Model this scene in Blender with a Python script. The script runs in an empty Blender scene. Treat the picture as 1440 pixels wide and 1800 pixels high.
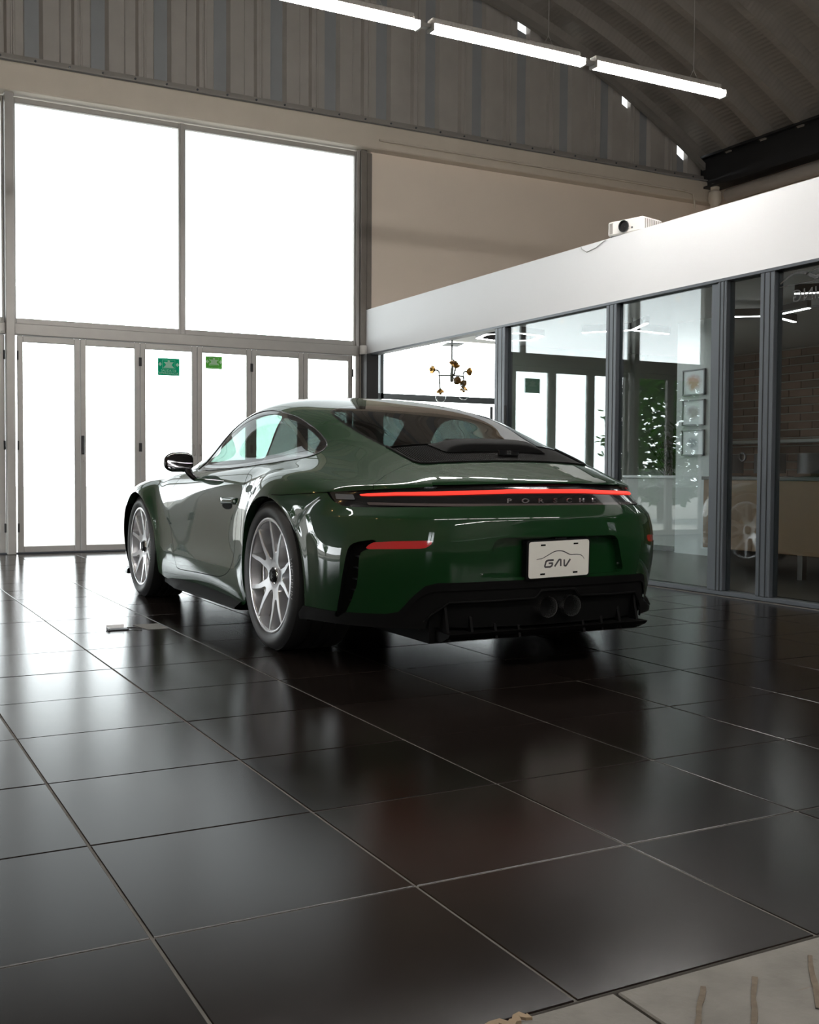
import bpy, math, random
import numpy as np
from mathutils import Matrix, Vector
random.seed(7); rng = np.random.default_rng(7)
SC = bpy.context.scene; COL = SC.collection

# ------------------------------------------------------------------ camera, world, exposure
CAM_H = 0.8564
def make_camera():
    f, yaw, pitch, roll = 1910.05, 0.48955, -0.03737, 0.00655
    fw = Vector((math.sin(yaw)*math.cos(pitch), math.cos(yaw)*math.cos(pitch), math.sin(pitch)))
    r = Vector((math.cos(yaw), -math.sin(yaw), 0)); u = r.cross(fw)
    r2 = r*math.cos(roll)+u*math.sin(roll); u2 = u*math.cos(roll)-r*math.sin(roll)
    M = Matrix((r2, u2, -fw)).transposed().to_4x4(); M.translation = Vector((0, 0, CAM_H))
    c = bpy.data.cameras.new('camera'); o = bpy.data.objects.new('camera', c); COL.objects.link(o)
    o.matrix_world = M; c.sensor_fit = 'VERTICAL'; c.sensor_height = 36; c.lens = f/1800*36; c.clip_start = .05; c.clip_end = 300
    SC.camera = o
make_camera()
SKY_STRENGTH = 12.5
LED_STRENGTH = 105.0
w = bpy.data.worlds.new('overcast_sky'); SC.world = w; w.use_nodes = True
_nt = w.node_tree; _bg = _nt.nodes['Background']; _bg.inputs['Strength'].default_value = SKY_STRENGTH
# hazy sky, brightest along the horizon
_tc = _nt.nodes.new('ShaderNodeTexCoord'); _sx = _nt.nodes.new('ShaderNodeSeparateXYZ'); _cr = _nt.nodes.new('ShaderNodeValToRGB'); _nt.links.new(_tc.outputs['Generated'], _sx.inputs[0]); _nt.links.new(_sx.outputs['Z'], _cr.inputs['Fac']); _nt.links.new(_cr.outputs['Color'], _bg.inputs['Color'])
_e = _cr.color_ramp.elements; _e[0].position = 0; _e[0].color = (.93, .975, 1, 1); _e[1].position = 1; _e[1].color = (.095, .103, .11, 1); _cr.color_ramp.interpolation = 'LINEAR'
for _p, _v in ((.08, .97), (.125, .62), (.18, .33), (.25, .17), (.34, .12), (.6, .10)): _q = _e.new(_p); _q.color = (_v*.93, _v*.975, _v, 1)
SC.view_settings.view_transform = 'Standard'; SC.view_settings.look = 'None'; SC.view_settings.exposure = 0; SC.view_settings.gamma = 1
SC.view_settings.use_curve_mapping = False
SC.cycles.max_bounces = 10; SC.cycles.transparent_max_bounces = 24; SC.cycles.diffuse_bounces = 5; SC.cycles.glossy_bounces = 6
SC.cycles.sample_clamp_indirect = 6; SC.cycles.caustics_reflective = False; SC.cycles.caustics_refractive = False

_su = bpy.data.lights.new('sun', 'SUN'); _su.energy = 7.0; _su.angle = math.radians(2); _su.color = (1, .96, .9)
_so = bpy.data.objects.new('sun', _su); COL.objects.link(_so); _so.location = (20, -5, 30)
_so.rotation_euler = Vector((-.5, .12, -.86)).to_track_quat('-Z', 'Y').to_euler()      # high sun from the right: lights the paving outside, never enters
# ------------------------------------------------------------------ materials
MATS = {}
def mat(name, col=(.8, .8, .8), rough=.5, metal=0, spec=.5, coat=0, coat_rough=.03, emit=None, estr=0, var=0, vscale=8, bump=0, bscale=60, aniso=0):
    if name in MATS: return MATS[name]
    m = bpy.data.materials.new(name); m.use_nodes = True; nt = m.node_tree; b = nt.nodes['Principled BSDF']
    b.inputs['Base Color'].default_value = (*col, 1); b.inputs['Roughness'].default_value = rough; b.inputs['Metallic'].default_value = metal
    b.inputs['Specular IOR Level'].default_value = spec; b.inputs['Coat Weight'].default_value = coat; b.inputs['Coat Roughness'].default_value = coat_rough
    if emit: b.inputs['Emission Color'].default_value = (*emit, 1); b.inputs['Emission Strength'].default_value = estr
    if var or bump:
        tc = nt.nodes.new('ShaderNodeTexCoord')
    if var:
        n = nt.nodes.new('ShaderNodeTexNoise'); n.inputs['Scale'].default_value = vscale; n.inputs['Detail'].default_value = 6
        nt.links.new(tc.outputs['Object'], n.inputs['Vector'])
        mx = nt.nodes.new('ShaderNodeMix'); mx.data_type = 'RGBA'
        mx.inputs['A'].default_value = (*[c*(1-var) for c in col], 1); mx.inputs['B'].default_value = (*[min(1, c*(1+var)) for c in col], 1)
        nt.links.new(n.outputs['Fac'], mx.inputs['Factor']); nt.links.new(mx.outputs['Result'], b.inputs['Base Color'])
    if bump:
        n2 = nt.nodes.new('ShaderNodeTexNoise'); n2.inputs['Scale'].default_value = bscale; n2.inputs['Detail'].default_value = 3
        nt.links.new(tc.outputs['Object'], n2.inputs['Vector'])
        bp = nt.nodes.new('ShaderNodeBump'); bp.inputs['Strength'].default_value = bump; bp.inputs['Distance'].default_value = .004
        nt.links.new(n2.outputs['Fac'], bp.inputs['Height']); nt.links.new(bp.outputs['Normal'], b.inputs['Normal'])
    MATS[name] = m; return m

def translucent(name, col):
    if name in MATS: return MATS[name]
    m = bpy.data.materials.new(name); m.use_nodes = True; nt = m.node_tree; nt.nodes.clear(); o = nt.nodes.new('ShaderNodeOutputMaterial'); mx = nt.nodes.new('ShaderNodeMixShader')
    a = nt.nodes.new('ShaderNodeBsdfTranslucent'); b = nt.nodes.new('ShaderNodeBsdfDiffuse'); a.inputs['Color'].default_value = (*col, 1); b.inputs['Color'].default_value = (*col, 1); mx.inputs['Fac'].default_value = .45
    nt.links.new(a.outputs[0], mx.inputs[1]); nt.links.new(b.outputs[0], mx.inputs[2]); nt.links.new(mx.outputs[0], o.inputs['Surface']); MATS[name] = m; return m
def glass(name, tint=(.95, .97, .97), f0=.04, refl=1.0, rough=0.0):
    """thin sheet glass: Schlick mix of a clear (tinted) pass-through and a mirror"""
    if name in MATS: return MATS[name]
    m = bpy.data.materials.new(name); m.use_nodes = True; nt = m.node_tree; nt.nodes.clear()
    N = nt.nodes.new; L = nt.links.new
    out = N('ShaderNodeOutputMaterial'); mix = N('ShaderNodeMixShader'); tr = N('ShaderNodeBsdfTransparent'); gl = N('ShaderNodeBsdfGlossy')
    tr.inputs['Color'].default_value = (*tint, 1); gl.inputs['Roughness'].default_value = rough
    geo = N('ShaderNodeNewGeometry'); dot = N('ShaderNodeVectorMath'); dot.operation = 'DOT_PRODUCT'
    L(geo.outputs['Normal'], dot.inputs[0]); L(geo.outputs['Incoming'], dot.inputs[1])
    def mth(op, a, b=None):
        n = N('ShaderNodeMath'); n.operation = op
        for i, v in enumerate((a, b)):
            if v is None: continue
            if hasattr(v, 'links'): L(v, n.inputs[i])
            else: n.inputs[i].default_value = v
        return n.outputs[0]
    c = mth('SUBTRACT', 1.0, mth('ABSOLUTE', dot.outputs['Value'])); p5 = mth('POWER', c, 5.0)
    F = mth('MINIMUM', mth('MULTIPLY', mth('ADD', mth('MULTIPLY', p5, 1-f0), f0), refl), 1.0)
    L(F, mix.inputs['Fac']); L(tr.outputs[0], mix.inputs[1]); L(gl.outputs[0], mix.inputs[2]); L(mix.outputs[0], out.inputs['Surface'])
    MATS[name] = m; return m

# ------------------------------------------------------------------ mesh helpers
class MB:
    def __init__(s): s.v = []; s.f = []; s.smooth = False
    def add(s, vs, fs):
        o = len(s.v); s.v += [tuple(map(float, p)) for p in vs]; s.f += [tuple(i+o for i in f) for f in fs]; return s
    def box(s, x0, x1, y0, y1, z0, z1, bev=0):
        if bev <= 0:
            return s.add([(x0,y0,z0),(x1,y0,z0),(x1,y1,z0),(x0,y1,z0),(x0,y0,z1),(x1,y0,z1),(x1,y1,z1),(x0,y1,z1)],
                  [(0,3,2,1),(4,5,6,7),(0,1,5,4),(1,2,6,5),(2,3,7,6),(3,0,4,7)])
        b = min(bev, (x1-x0)/2.01, (y1-y0)/2.01, (z1-z0)/2.01); vs = []
        lo = (x0, y0, z0); hi = (x1, y1, z1); idx = {}
        for cx in (0, 1):
            for cy in (0, 1):
                for cz in (0, 1):
                    c = [hi[i] if k else lo[i] for i, k in enumerate((cx, cy, cz))]
                    for ax in range(3):
                        p = list(c)
                        for i, k in enumerate((cx, cy, cz)):
                            if i != ax: p[i] += -b if k else b
                        idx[(cx, cy, cz, ax)] = len(vs); vs.append(p)
        fs = []
        for ax in range(3):
            o1, o2 = [(1, 2), (2, 0), (0, 1)][ax]
            for k in (0, 1):
                def g(a, c2):
                    q = [0, 0, 0]; q[ax] = k; q[o1] = a; q[o2] = c2; return idx[(*q, ax)]
                fc = [g(0,0), g(1,0), g(1,1), g(0,1)]; fs.append(fc if k else fc[::-1])
        for ax in range(3):          # edges along ax
            o1, o2 = [(1, 2), (2, 0), (0, 1)][ax]
            for a in (0, 1):
                for c2 in (0, 1):
                    def g(k, face):
                        q = [0, 0, 0]; q[ax] = k; q[o1] = a; q[o2] = c2; return idx[(*q, face)]
                    fc = [g(0, o1), g(1, o1), g(1, o2), g(0, o2)]
                    fs.append(fc if (a ^ c2) else fc[::-1])
        for cx in (0, 1):
            for cy in (0, 1):
                for cz in (0, 1):
                    fc = [idx[(cx, cy, cz, a)] for a in range(3)]
                    fs.append(fc if (cx+cy+cz) % 2 else fc[::-1])
        return s.add(vs, fs)
    def prism(s, poly, axis, a, b):
        """extrude a 2-D polygon along axis (0 x: poly=(y,z); 1 y: poly=(x,z); 2 z: poly=(x,y))"""
        n = len(poly)
        def P(p, t): return (t, p[0], p[1]) if axis == 0 else ((p[0], t, p[1]) if axis == 1 else (p[0], p[1], t))
        vs = [P(p, a) for p in poly]+[P(p, b) for p in poly]
        return s.add(vs, [tuple(range(n))[::-1], tuple(range(n, 2*n))]+[(i, (i+1) % n, n+(i+1) % n, n+i) for i in range(n)])
    def tube(s, path, r, seg=8, cap=True):
        P = [Vector(p) for p in path]; rs = r if hasattr(r, '__len__') else [r]*len(P); up = None; vs = []
        for i, p in enumerate(P):
            d = (P[min(i+1, len(P)-1)]-P[max(i-1, 0)]).normalized()
            if up is None: up = d.orthogonal().normalized()
            up = (up-d*up.dot(d)).normalized(); sd = d.cross(up)
            for k in range(seg):
                a = 2*math.pi*k/seg; vs.append(p+(up*math.cos(a)+sd*math.sin(a))*rs[i])
        fs = [(i*seg+k, i*seg+(k+1) % seg, (i+1)*seg+(k+1) % seg, (i+1)*seg+k) for i in range(len(P)-1) for k in range(seg)]
        if cap: fs += [tuple(range(seg))[::-1], tuple((len(P)-1)*seg+k for k in range(seg))]
        return s.add(vs, fs)
    def lathe(s, prof, axis=2, seg=32, c=(0, 0, 0), a0=0, a1=2*math.pi):
        """prof: (r, h) pairs revolved about axis"""
        full = abs(a1-a0-2*math.pi) < 1e-6; n = seg if full else seg+1; vs = []
        for r, h in prof:
            for k in range(n):
                a = a0+(a1-a0)*k/seg; u, v = r*math.cos(a), r*math.sin(a)
                p = (h, u, v) if axis == 0 else ((v, h, u) if axis == 1 else (u, v, h)); vs.append((p[0]+c[0], p[1]+c[1], p[2]+c[2]))
        fs = [(i*n+k, i*n+(k+1) % n, (i+1)*n+(k+1) % n, (i+1)*n+k) for i in range(len(prof)-1) for k in range(seg)]
        return s.add(vs, fs)
    def grid(s, P):
        """P: rows x cols x 3"""
        P = np.asarray(P); a, b = P.shape[:2]
        return s.add(P.reshape(-1, 3).tolist(), [(i*b+j, i*b+j+1, (i+1)*b+j+1, (i+1)*b+j) for i in range(a-1) for j in range(b-1)])
    def mesh(s, name='m', smooth=None):
        me = bpy.data.meshes.new(name); me.from_pydata(s.v, [], s.f)
        if smooth is not None:
            me.polygons.foreach_set('use_smooth', [True]*len(me.polygons))
            if smooth < 180: me.set_sharp_from_angle(angle=math.radians(smooth))
        me.validate(); return me
def obj(name, mb, m=None, parent=None, smooth=None, fix=False):
    me = mb.mesh(name, smooth) if isinstance(mb, MB) else mb
    if fix:
        import bmesh
        bm = bmesh.new(); bm.from_mesh(me); bmesh.ops.recalc_face_normals(bm, faces=bm.faces); bm.to_mesh(me); bm.free()
    o = bpy.data.objects.new(name, me); COL.objects.link(o)
    if m is not None and not me.materials: me.materials.append(m)
    if parent is not None: o.parent = parent
    return o
def tag(o, label=None, cat=None, group=None, kind=None):
    for k, v in (('label', label), ('category', cat), ('group', group), ('kind', kind)):
        if v: o[k] = v
    return o
def empty(name, loc=(0, 0, 0), rz=0, label=None, cat=None, group=None, kind=None, parent=None):
    o = bpy.data.objects.new(name, None); COL.objects.link(o); o.location = loc; o.rotation_euler = (0, 0, rz); o.empty_display_size = .1
    if parent: o.parent = parent
    return tag(o, label, cat, group, kind)
def copy_tree(o, parent=None):
    c = o.copy(); COL.objects.link(c); c.parent = parent
    for ch in list(o.children): copy_tree(ch, c)
    return c
def text_mesh(body, size, align='CENTER', ext=0.0, shear=0, space=1.0):
    cu = bpy.data.curves.new('t', 'FONT'); cu.body = body; cu.size = size; cu.align_x = align; cu.align_y = 'CENTER'; cu.extrude = ext; cu.shear = shear
    cu.space_character = space; cu.resolution_u = 3
    o = bpy.data.objects.new('t', cu); COL.objects.link(o)
    dg = bpy.context.evaluated_depsgraph_get(); me = bpy.data.meshes.new_from_object(o.evaluated_get(dg))
    bpy.data.objects.remove(o); bpy.data.curves.remove(cu); return me
def place(o, origin, ex, ey, ez):
    """local axes -> given vectors"""
    M = Matrix((Vector(ex), Vector(ey), Vector(ez))).transposed().to_4x4(); M.translation = Vector(origin); o.matrix_world = M; return o
def stroke(mb, pts, wd, plane, d0, d1):
    """a flat ribbon following 2-D points, as thin solid; plane maps (u,v,depth)->xyz"""
    P = np.asarray(pts, float); wd = np.broadcast_to(np.asarray(wd, float), (len(P),))
    T = np.gradient(P, axis=0); T /= np.linalg.norm(T, axis=1, keepdims=True)+1e-9; Nn = np.stack([-T[:, 1], T[:, 0]], 1)
    A = P+Nn*wd[:, None]/2; B = P-Nn*wd[:, None]/2; n = len(P)
    vs = [plane(*a, d1) for a in A]+[plane(*b, d1) for b in B]+[plane(*a, d0) for a in A]+[plane(*b, d0) for b in B]
    fs = []
    for i in range(n-1): fs += [(i, i+1, n+i+1, n+i), (2*n+i, i+0, i+1, 2*n+i+1)[::-1], (n+i, n+i+1, 3*n+i+1, 3*n+i)[::-1]]
    mb.add(vs, fs)

# palette
M_FRAME = mat('aluminium_frame_grey', (.36, .345, .325), .45, .3, var=.08)
M_STEEL = mat('painted_steel_beige', (.58, .52, .44), .55, var=.1, vscale=3)
M_DARKFR = mat('anthracite_frame', (.075, .083, .095), .42, .2)
M_BLACK = mat('black_steel', (.008, .008, .009), .45)
M_WHITE = mat('white_plaster', (.74, .74, .75), .75, var=.02, vscale=2)
M_BEIGE = mat('beige_plaster', (.80, .70, .60), .85, var=.04, vscale=2)
M_CLAD = mat('grey_cladding', (.35, .33, .305), .5, var=.12, vscale=4)
M_CLAD_SHADE = mat('recess_shade_cladding', (.26, .272, .282), .5, var=.1, vscale=4)  # same cladding; the blue-grey shade of the first recess put into its colour
M_ROOF = mat('galvanised_roof', (.225, .205, .185), .55, .15, var=.18, vscale=5)
M_SHEET = glass('clear_sheet_glass', (.97, .985, .98), .04, 1.0)
M_PART = glass('partition_glass', (.84, .88, .88), .06, 1.3)
M_RUB = mat('black_rubber', (.012, .012, .012), .6)
M_LED = mat('led_diffuser', (.9, .9, .9), .5, emit=(1, .97, .93), estr=LED_STRENGTH)
# ------------------------------------------------------------------ the hall
T = 0.5494; TX0 = -0.0399; TY0 = 1.3978          # tile pitch and a grid corner
XL, XR, YB, YF = -2.85, 10.85, 11.5, -8.0        # hall walls
XG = 5.51                                        # office glass front
AR, AXC, AZC = 12.3, 3.97, -5.24                 # roof arc
def arch_z(x): return AZC+math.sqrt(AR*AR-(x-AXC)**2)

def tile_material():
    m = bpy.data.materials.new('dark_porcelain_tile'); m.use_nodes = True; nt = m.node_tree; b = nt.nodes['Principled BSDF']; N = nt.nodes.new; L = nt.links.new
    geo = N('ShaderNodeNewGeometry'); oi = N('ShaderNodeObjectInfo')
    n1 = N('ShaderNodeTexNoise'); n1.inputs['Scale'].default_value = 2.3; n1.inputs['Detail'].default_value = 8; n1.inputs['Roughness'].default_value = .65
    L(geo.outputs['Position'], n1.inputs['Vector'])
    cr = N('ShaderNodeValToRGB'); cr.color_ramp.elements[0].position = .35; cr.color_ramp.elements[1].position = .75
    cr.color_ramp.elements[0].color = (.0078, .0058, .0050, 1); cr.color_ramp.elements[1].color = (.0122, .0093, .0081, 1); L(n1.outputs['Fac'], cr.inputs['Fac'])
    hs = N('ShaderNodeHueSaturation'); L(cr.outputs['Color'], hs.inputs['Color'])
    mr = N('ShaderNodeMapRange'); mr.inputs['To Min'].default_value = .82; mr.inputs['To Max'].default_value = 1.2; L(oi.outputs['Random'], mr.inputs['Value']); L(mr.outputs[0], hs.inputs['Value'])
    # faint scuffs
    mp = N('ShaderNodeMapping'); mp.inputs['Scale'].default_value = (3, 14, 1); mp.inputs['Rotation'].default_value = (0, 0, .7); L(geo.outputs['Position'], mp.inputs['Vector'])
    n2 = N('ShaderNodeTexNoise'); n2.inputs['Scale'].default_value = 3; n2.inputs['Detail'].default_value = 10; n2.inputs['Roughness'].default_value = .75; L(mp.outputs[0], n2.inputs['Vector'])
    c2 = N('ShaderNodeValToRGB'); c2.color_ramp.elements[0].position = .66; c2.color_ramp.elements[1].position = .86; c2.color_ramp.elements[1].color = (.13, .13, .13, 1); L(n2.outputs['Fac'], c2.inputs['Fac'])
    mx = N('ShaderNodeMix'); mx.data_type = 'RGBA'; mx.inputs['B'].default_value = (.04, .035, .03, 1); L(c2.outputs['Color'], mx.inputs['Factor']); L(hs.outputs['Color'], mx.inputs['A'])
    m3 = N('ShaderNodeMapRange'); m3.inputs['To Min'].default_value = .19; m3.inputs['To Max'].default_value = .225; L(n1.outputs['Fac'], m3.inputs['Value'])
    n4 = N('ShaderNodeTexNoise'); n4.inputs['Scale'].default_value = 260; n4.inputs['Detail'].default_value = 2; L(geo.outputs['Position'], n4.inputs['Vector'])
    bp = N('ShaderNodeBump'); bp.inputs['Strength'].default_value = .03; bp.inputs['Distance'].default_value = .001; L(n4.outputs['Fac'], bp.inputs['Height'])
    # satin glaze: Fresnel-weighted Beckmann gloss over the dark body
    nt.nodes.remove(b); df = N('ShaderNodeBsdfDiffuse'); gl = N('ShaderNodeBsdfGlossy'); gl.distribution = 'BECKMANN'; fr = N('ShaderNodeFresnel'); fr.inputs['IOR'].default_value = 1.33; ms = N('ShaderNodeMixShader')
    L(mx.outputs['Result'], df.inputs['Color']); L(m3.outputs[0], gl.inputs['Roughness']); L(bp.outputs['Normal'], gl.inputs['Normal']); L(fr.outputs[0], ms.inputs['Fac']); L(df.outputs[0], ms.inputs[1]); L(gl.outputs[0], ms.inputs[2])
    L(ms.outputs[0], nt.nodes['Material Output'].inputs['Surface'])
    return m
M_TILE = tile_material()
M_GROUT = mat('tile_grout', (.085, .078, .069), .85, var=.25, vscale=25)
fl = tag(obj('floor', MB().box(XL, XR, TY0+.002, YB+.12, -.12, -.0025), M_GROUT), 'dark brown tiled showroom floor with pale grout lines', 'floor', kind='structure')
g = .0062
tile_me = MB().box(-T/2+g/2, T/2-g/2, -T/2+g/2, T/2-g/2, -.012, 0, bev=.0016).mesh('tile'); tile_me.materials.append(M_TILE)
nx0, nx1 = -5, 10
for j in range(0, 19):
    for i in range(nx0, nx1+1):
        cx, cy = TX0+(i+.5)*T, TY0+(j+.5)*T
        if cx+T/2 > XG+.3 or cx-T/2 < XL-.2 or cy-T/2 > YB: continue
        o = bpy.data.objects.new('tile', tile_me); COL.objects.link(o); o.parent = fl
        o.location = (cx, cy, float(rng.uniform(-.0005, .0003))); o.rotation_euler = (float(rng.normal(0, .0005)), float(rng.normal(0, .0005)), 0)
# concrete apron in front of the tiles
def concrete_material():
    m = mat('worn_concrete', (.145, .137, .121), .85, var=.38, vscale=11, bump=.5, bscale=70); nt = m.node_tree; b = nt.nodes['Principled BSDF']; N = nt.nodes.new; L = nt.links.new
    geo = N('ShaderNodeNewGeometry'); wv = N('ShaderNodeTexNoise'); mp = N('ShaderNodeMapping'); mp.inputs['Scale'].default_value = (1.2, 9, 1); mp.inputs['Rotation'].default_value = (0, 0, 1.1)
    L(geo.outputs['Position'], mp.inputs['Vector']); L(mp.outputs[0], wv.inputs['Vector']); wv.inputs['Scale'].default_value = 2.2; wv.inputs['Detail'].default_value = 5
    cr = N('ShaderNodeValToRGB'); cr.color_ramp.elements[0].position = .66; cr.color_ramp.elements[1].position = .74; L(wv.outputs['Fac'], cr.inputs['Fac'])
    old = b.inputs['Base Color'].links[0].from_socket
    mx = N('ShaderNodeMix'); mx.data_type = 'RGBA'; mx.inputs['B'].default_value = (.13, .095, .062, 1); L(cr.outputs['Color'], mx.inputs['Factor']); L(old, mx.inputs['A']); L(mx.outputs['Result'], b.inputs['Base Color'])
    return m
M_CONC = concrete_material()
ap = tag(obj('floor_apron', MB().box(XL, XR, YF, TY0-.002, -.14, -.012), mat('apron_joint', (.05, .045, .04), .9)), 'bare concrete apron in front of the dark tiles', 'floor', kind='structure')
sx = [XL, -1.66, -.26, 1.137, 2.54, 3.94, 5.34, 6.74, 8.14, 9.5, XR]
for j in range(5):
    y1 = TY0+.0005-j*1.87; y0 = y1-1.858
    for a, b_ in zip(sx[:-1], sx[1:]):
        obj('concrete_slab', MB().box(a+.004, b_-.004, y0, y1, -.06, -.003+float(rng.uniform(-.001, .001)), bev=.003), M_CONC, ap)
# chipped tile edge with old adhesive
ch = MB(); pts = []
for k in range(26): pts.append((.80+k*.0065, TY0-.004+.008*math.sin(k*.9)+.004*math.sin(k*2.3)))
stroke(ch, pts, [.010+.006*abs(math.sin(k*1.7)) for k in range(26)], lambda u, v, d: (u, v, d), -.004, .0015)
tag(obj('adhesive_residue', ch, mat('dried_adhesive', (.22, .16, .10), .9, bump=.4)), 'crust of brown dried adhesive along the tile edge', 'residue')

for k, (a, b_) in enumerate((((1.279, 1.344), (1.18, 1.252)), ((1.381, 1.330), (1.259, 1.211)), ((1.531, 1.345), (1.393, 1.203)))):
    sk = MB(); q = np.linspace(0, 1, 40); A_, B_ = np.array(a), np.array(b_); pts = A_+(B_-A_)*q[:, None]+np.stack([.0015*np.sin(q*9+k), 0*q], 1)
    stroke(sk, pts, .010*(.85+.10*np.sin(q*7+k*2)+.05*np.sin(q*23+k)+.3*(q*(1-q))), lambda u, v, d: (u, v, d), -.004, -.0012); tag(obj('rust_streak', sk, mat('rust_stain', (.105, .082, .058), .9, var=.45, vscale=70)), ('rust brown streak on the concrete closest to the slab joint', 'rust brown streak on the concrete between two others', 'rust brown streak on the concrete farthest from the slab joint')[k], 'stain', 'streaks on the concrete apron')
# ceiling: self-supporting ribbed arch panels
prof = [(0, 0), (.045, 0), (.11, .13), (.20, .15), (.30, .152), (.40, .15), (.49, .13), (.555, 0), (.61, 0)]
th0 = math.asin((XL-.05-AXC)/AR); th1 = math.asin((XR+.15-AXC)/AR)
na = 900; th = np.linspace(th0, th1, na); P = []
for y, d in prof:
    rip = .0035*np.sin((th-th0)*AR/.058*2*math.pi)*(1 if .05 < y < .57 else .3)
    P.append(np.stack([AXC+(AR+.02+d+rip)*np.sin(th), np.full(na, y), AZC+(AR+.02+d+rip)*np.cos(th)], -1))
roof_me = MB().grid(np.array(P)).mesh('roof_panel', smooth=35); roof_me.materials.append(M_ROOF)
ceil = empty('ceiling', label='dark vaulted ceiling of ribbed galvanised arch panels', cat='ceiling', kind='structure')
k = 0
while YB-.61*(k+1) > YF-.3:
    o = bpy.data.objects.new('roof_panel', roof_me); COL.objects.link(o); o.parent = ceil; o.location = (0, YB+.06-.61*(k+1), 0); k += 1

# back wall
wb = empty('wall_back', (0, YB, 0), label='back wall with ribbed grey cladding above beige plaster', cat='wall', kind='structure')
obj('plaster_panel', MB().box(5.59, XR, 0, .12, 2.46, 4.56), M_BEIGE, wb)
obj('office_back_panel', MB().box(7.58, XR, 0, .12, 0, 2.46), mat('pale_green_plaster', (.42, .50, .43), .8, var=.04), wb)
pf = [(0, 0), (.012, -.006), (.085, -.006), (.105, -.055), (.245, -.055), (.275, 0), (.43, 0), (.455, -.05), (.56, -.05), (.58, 0), (.615, 0), (.622, -.012), (.634, -.012), (.64, 0), (.652, 0)]
p0 = 1.656-7*.652
gaps = {(16, 3), (17, 3), (18, 7), (20, 3)}
for k in range(22):
    xs = p0+k*.652
    if xs > XR or xs+.652 < XL: continue
    a = MB(); b2 = MB()
    for q in range(len(pf)-1):
        (xa, da), (xb, db) = pf[q], pf[q+1]
        Xa, Xb = max(XL, min(XR, xs+xa)), max(XL, min(XR, xs+xb))
        if Xb-Xa < 1e-4: continue
        drop = .135 if (k, q) in gaps else .0
        za, zb = arch_z(Xa)+.02-drop, arch_z(Xb)+.02-drop
        (b2 if q == 3 else a).add([(Xa, -da, 4.86), (Xb, -db, 4.86), (Xb, -db, zb), (Xa, -da, za)], [(0, 1, 2, 3)])
    me = MB(); me.add(a.v, a.f); na_ = len(a.f); me.add(b2.v, b2.f); m2 = me.mesh('cladding_panel'); m2.materials.append(M_CLAD); m2.materials.append(M_CLAD_SHADE)
    for pi, pl in enumerate(m2.polygons): pl.material_index = 0 if pi < na_ else 1
    obj('cladding_panel', m2, None, wb)
# beam and flashing over the windows
tb = tag(obj('trim_1', MB().box(XL, XR-.02, YB-.16, YB+.1, 4.56, 4.835, bev=.012), M_STEEL), 'long beige steel channel beam under the ribbed cladding', 'beam', kind='structure')
obj('flashing', MB().box(XL, XR-.02, YB-.17, YB+.02, 4.845, 4.858).add([(XL, YB-.10, 4.858), (XR-.02, YB-.10, 4.858), (XR-.02, YB-.085, 4.93), (XL, YB-.085, 4.93)], [(0, 1, 2, 3)]), mat('flashing_grey', (.30, .285, .265), .5, .2), tb)
bolt_me = MB().lathe([(.001, -.012), (.010, -.010), (.012, 0)], axis=1, seg=10).mesh('bolt', smooth=40); bolt_me.materials.append(M_DARKFR)
for k in range(40):
    xx = XL+.4+k*.33
    if xx > XR-.3: break
    o = bpy.data.objects.new('bolt', bolt_me); COL.objects.link(o); o.parent = tb; o.location = (xx, YB-.096, 4.895)
arc = MB(); xs = np.linspace(XL+.05, XR-.05, 60)
arc.grid([[(x, YB-.12, arch_z(x)-.10) for x in xs], [(x, YB-.12, arch_z(x)-.01) for x in xs]]).grid([[(x, YB-.12, arch_z(x)-.10) for x in xs], [(x, YB-.06, arch_z(x)-.10) for x in xs]])
tag(obj('trim_2', arc, mat('arch_angle_grey', (.24, .225, .205), .5, .2), smooth=60), 'curved grey angle following the vault along the gable', 'trim', kind='structure')

def framed(name, x0, x1, z0, z1, stile=.055, rail=.055, pane_mat=M_SHEET, dep=.05, y=0, parent=None, label=None, cat=None, fm=M_FRAME):
    """a framed sheet in a wall of constant Y"""
    e = empty(name, ((x0+x1)/2, YB+y, z0), label=label, cat=cat, kind='structure') if parent is None else parent
    hw = (x1-x0)/2; h = z1-z0; f = MB()
    f.box(-hw, -hw+stile, 0, dep, 0, h, bev=.004).box(hw-stile, hw, 0, dep, 0, h, bev=.004).box(-hw+stile, hw-stile, 0, dep, h-rail, h, bev=.004).box(-hw+stile, hw-stile, 0, dep, 0, rail, bev=.004)
    obj('frame', f, fm, e); obj('pane', MB().box(-hw+stile-.004, hw-stile+.004, dep*.45, dep*.45+.006, rail-.004, h-rail+.004), pane_mat, e)
    return e
wn = 0
for (x0, x1, lab) in ((1.635, 3.335, 'tall bright upper window beside the left steel post'), (3.365, 5.40, 'tall bright upper window next to the beige wall'), (.32, 1.545, 'upper window left of the steel post')):
    wn += 1; framed('window_%d' % wn, x0, x1, 2.31, 4.545, .022, .055, label=lab, cat='window')
tag(obj('trim_3', MB().box(1.63, 5.42, YB-.03, YB+.06, 2.195, 2.31, bev=.006).box(.3, 1.55, YB-.03, YB+.06, 2.195, 2.31, bev=.006), M_FRAME), 'grey transom rail between folding doors and upper windows', 'rail', kind='structure')
obj('mullion', MB().box(3.33, 3.37, YB-.012, YB+.05, 2.31, 4.545, bev=.003), M_FRAME, bpy.data.objects['trim_3'])
obj('side_panel', MB().box(XL, .3, 0, .12, 0, 4.56), mat('bay_plaster', (.34, .29, .25), .8, var=.08, vscale=2), wb)
tag(obj('trim_4', MB().box(1.548, 1.632, YB-.09, YB+.06, 0, 4.57, bev=.006), M_FRAME), 'slim grey steel post at the left of the folding doors', 'post', kind='structure')
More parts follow.
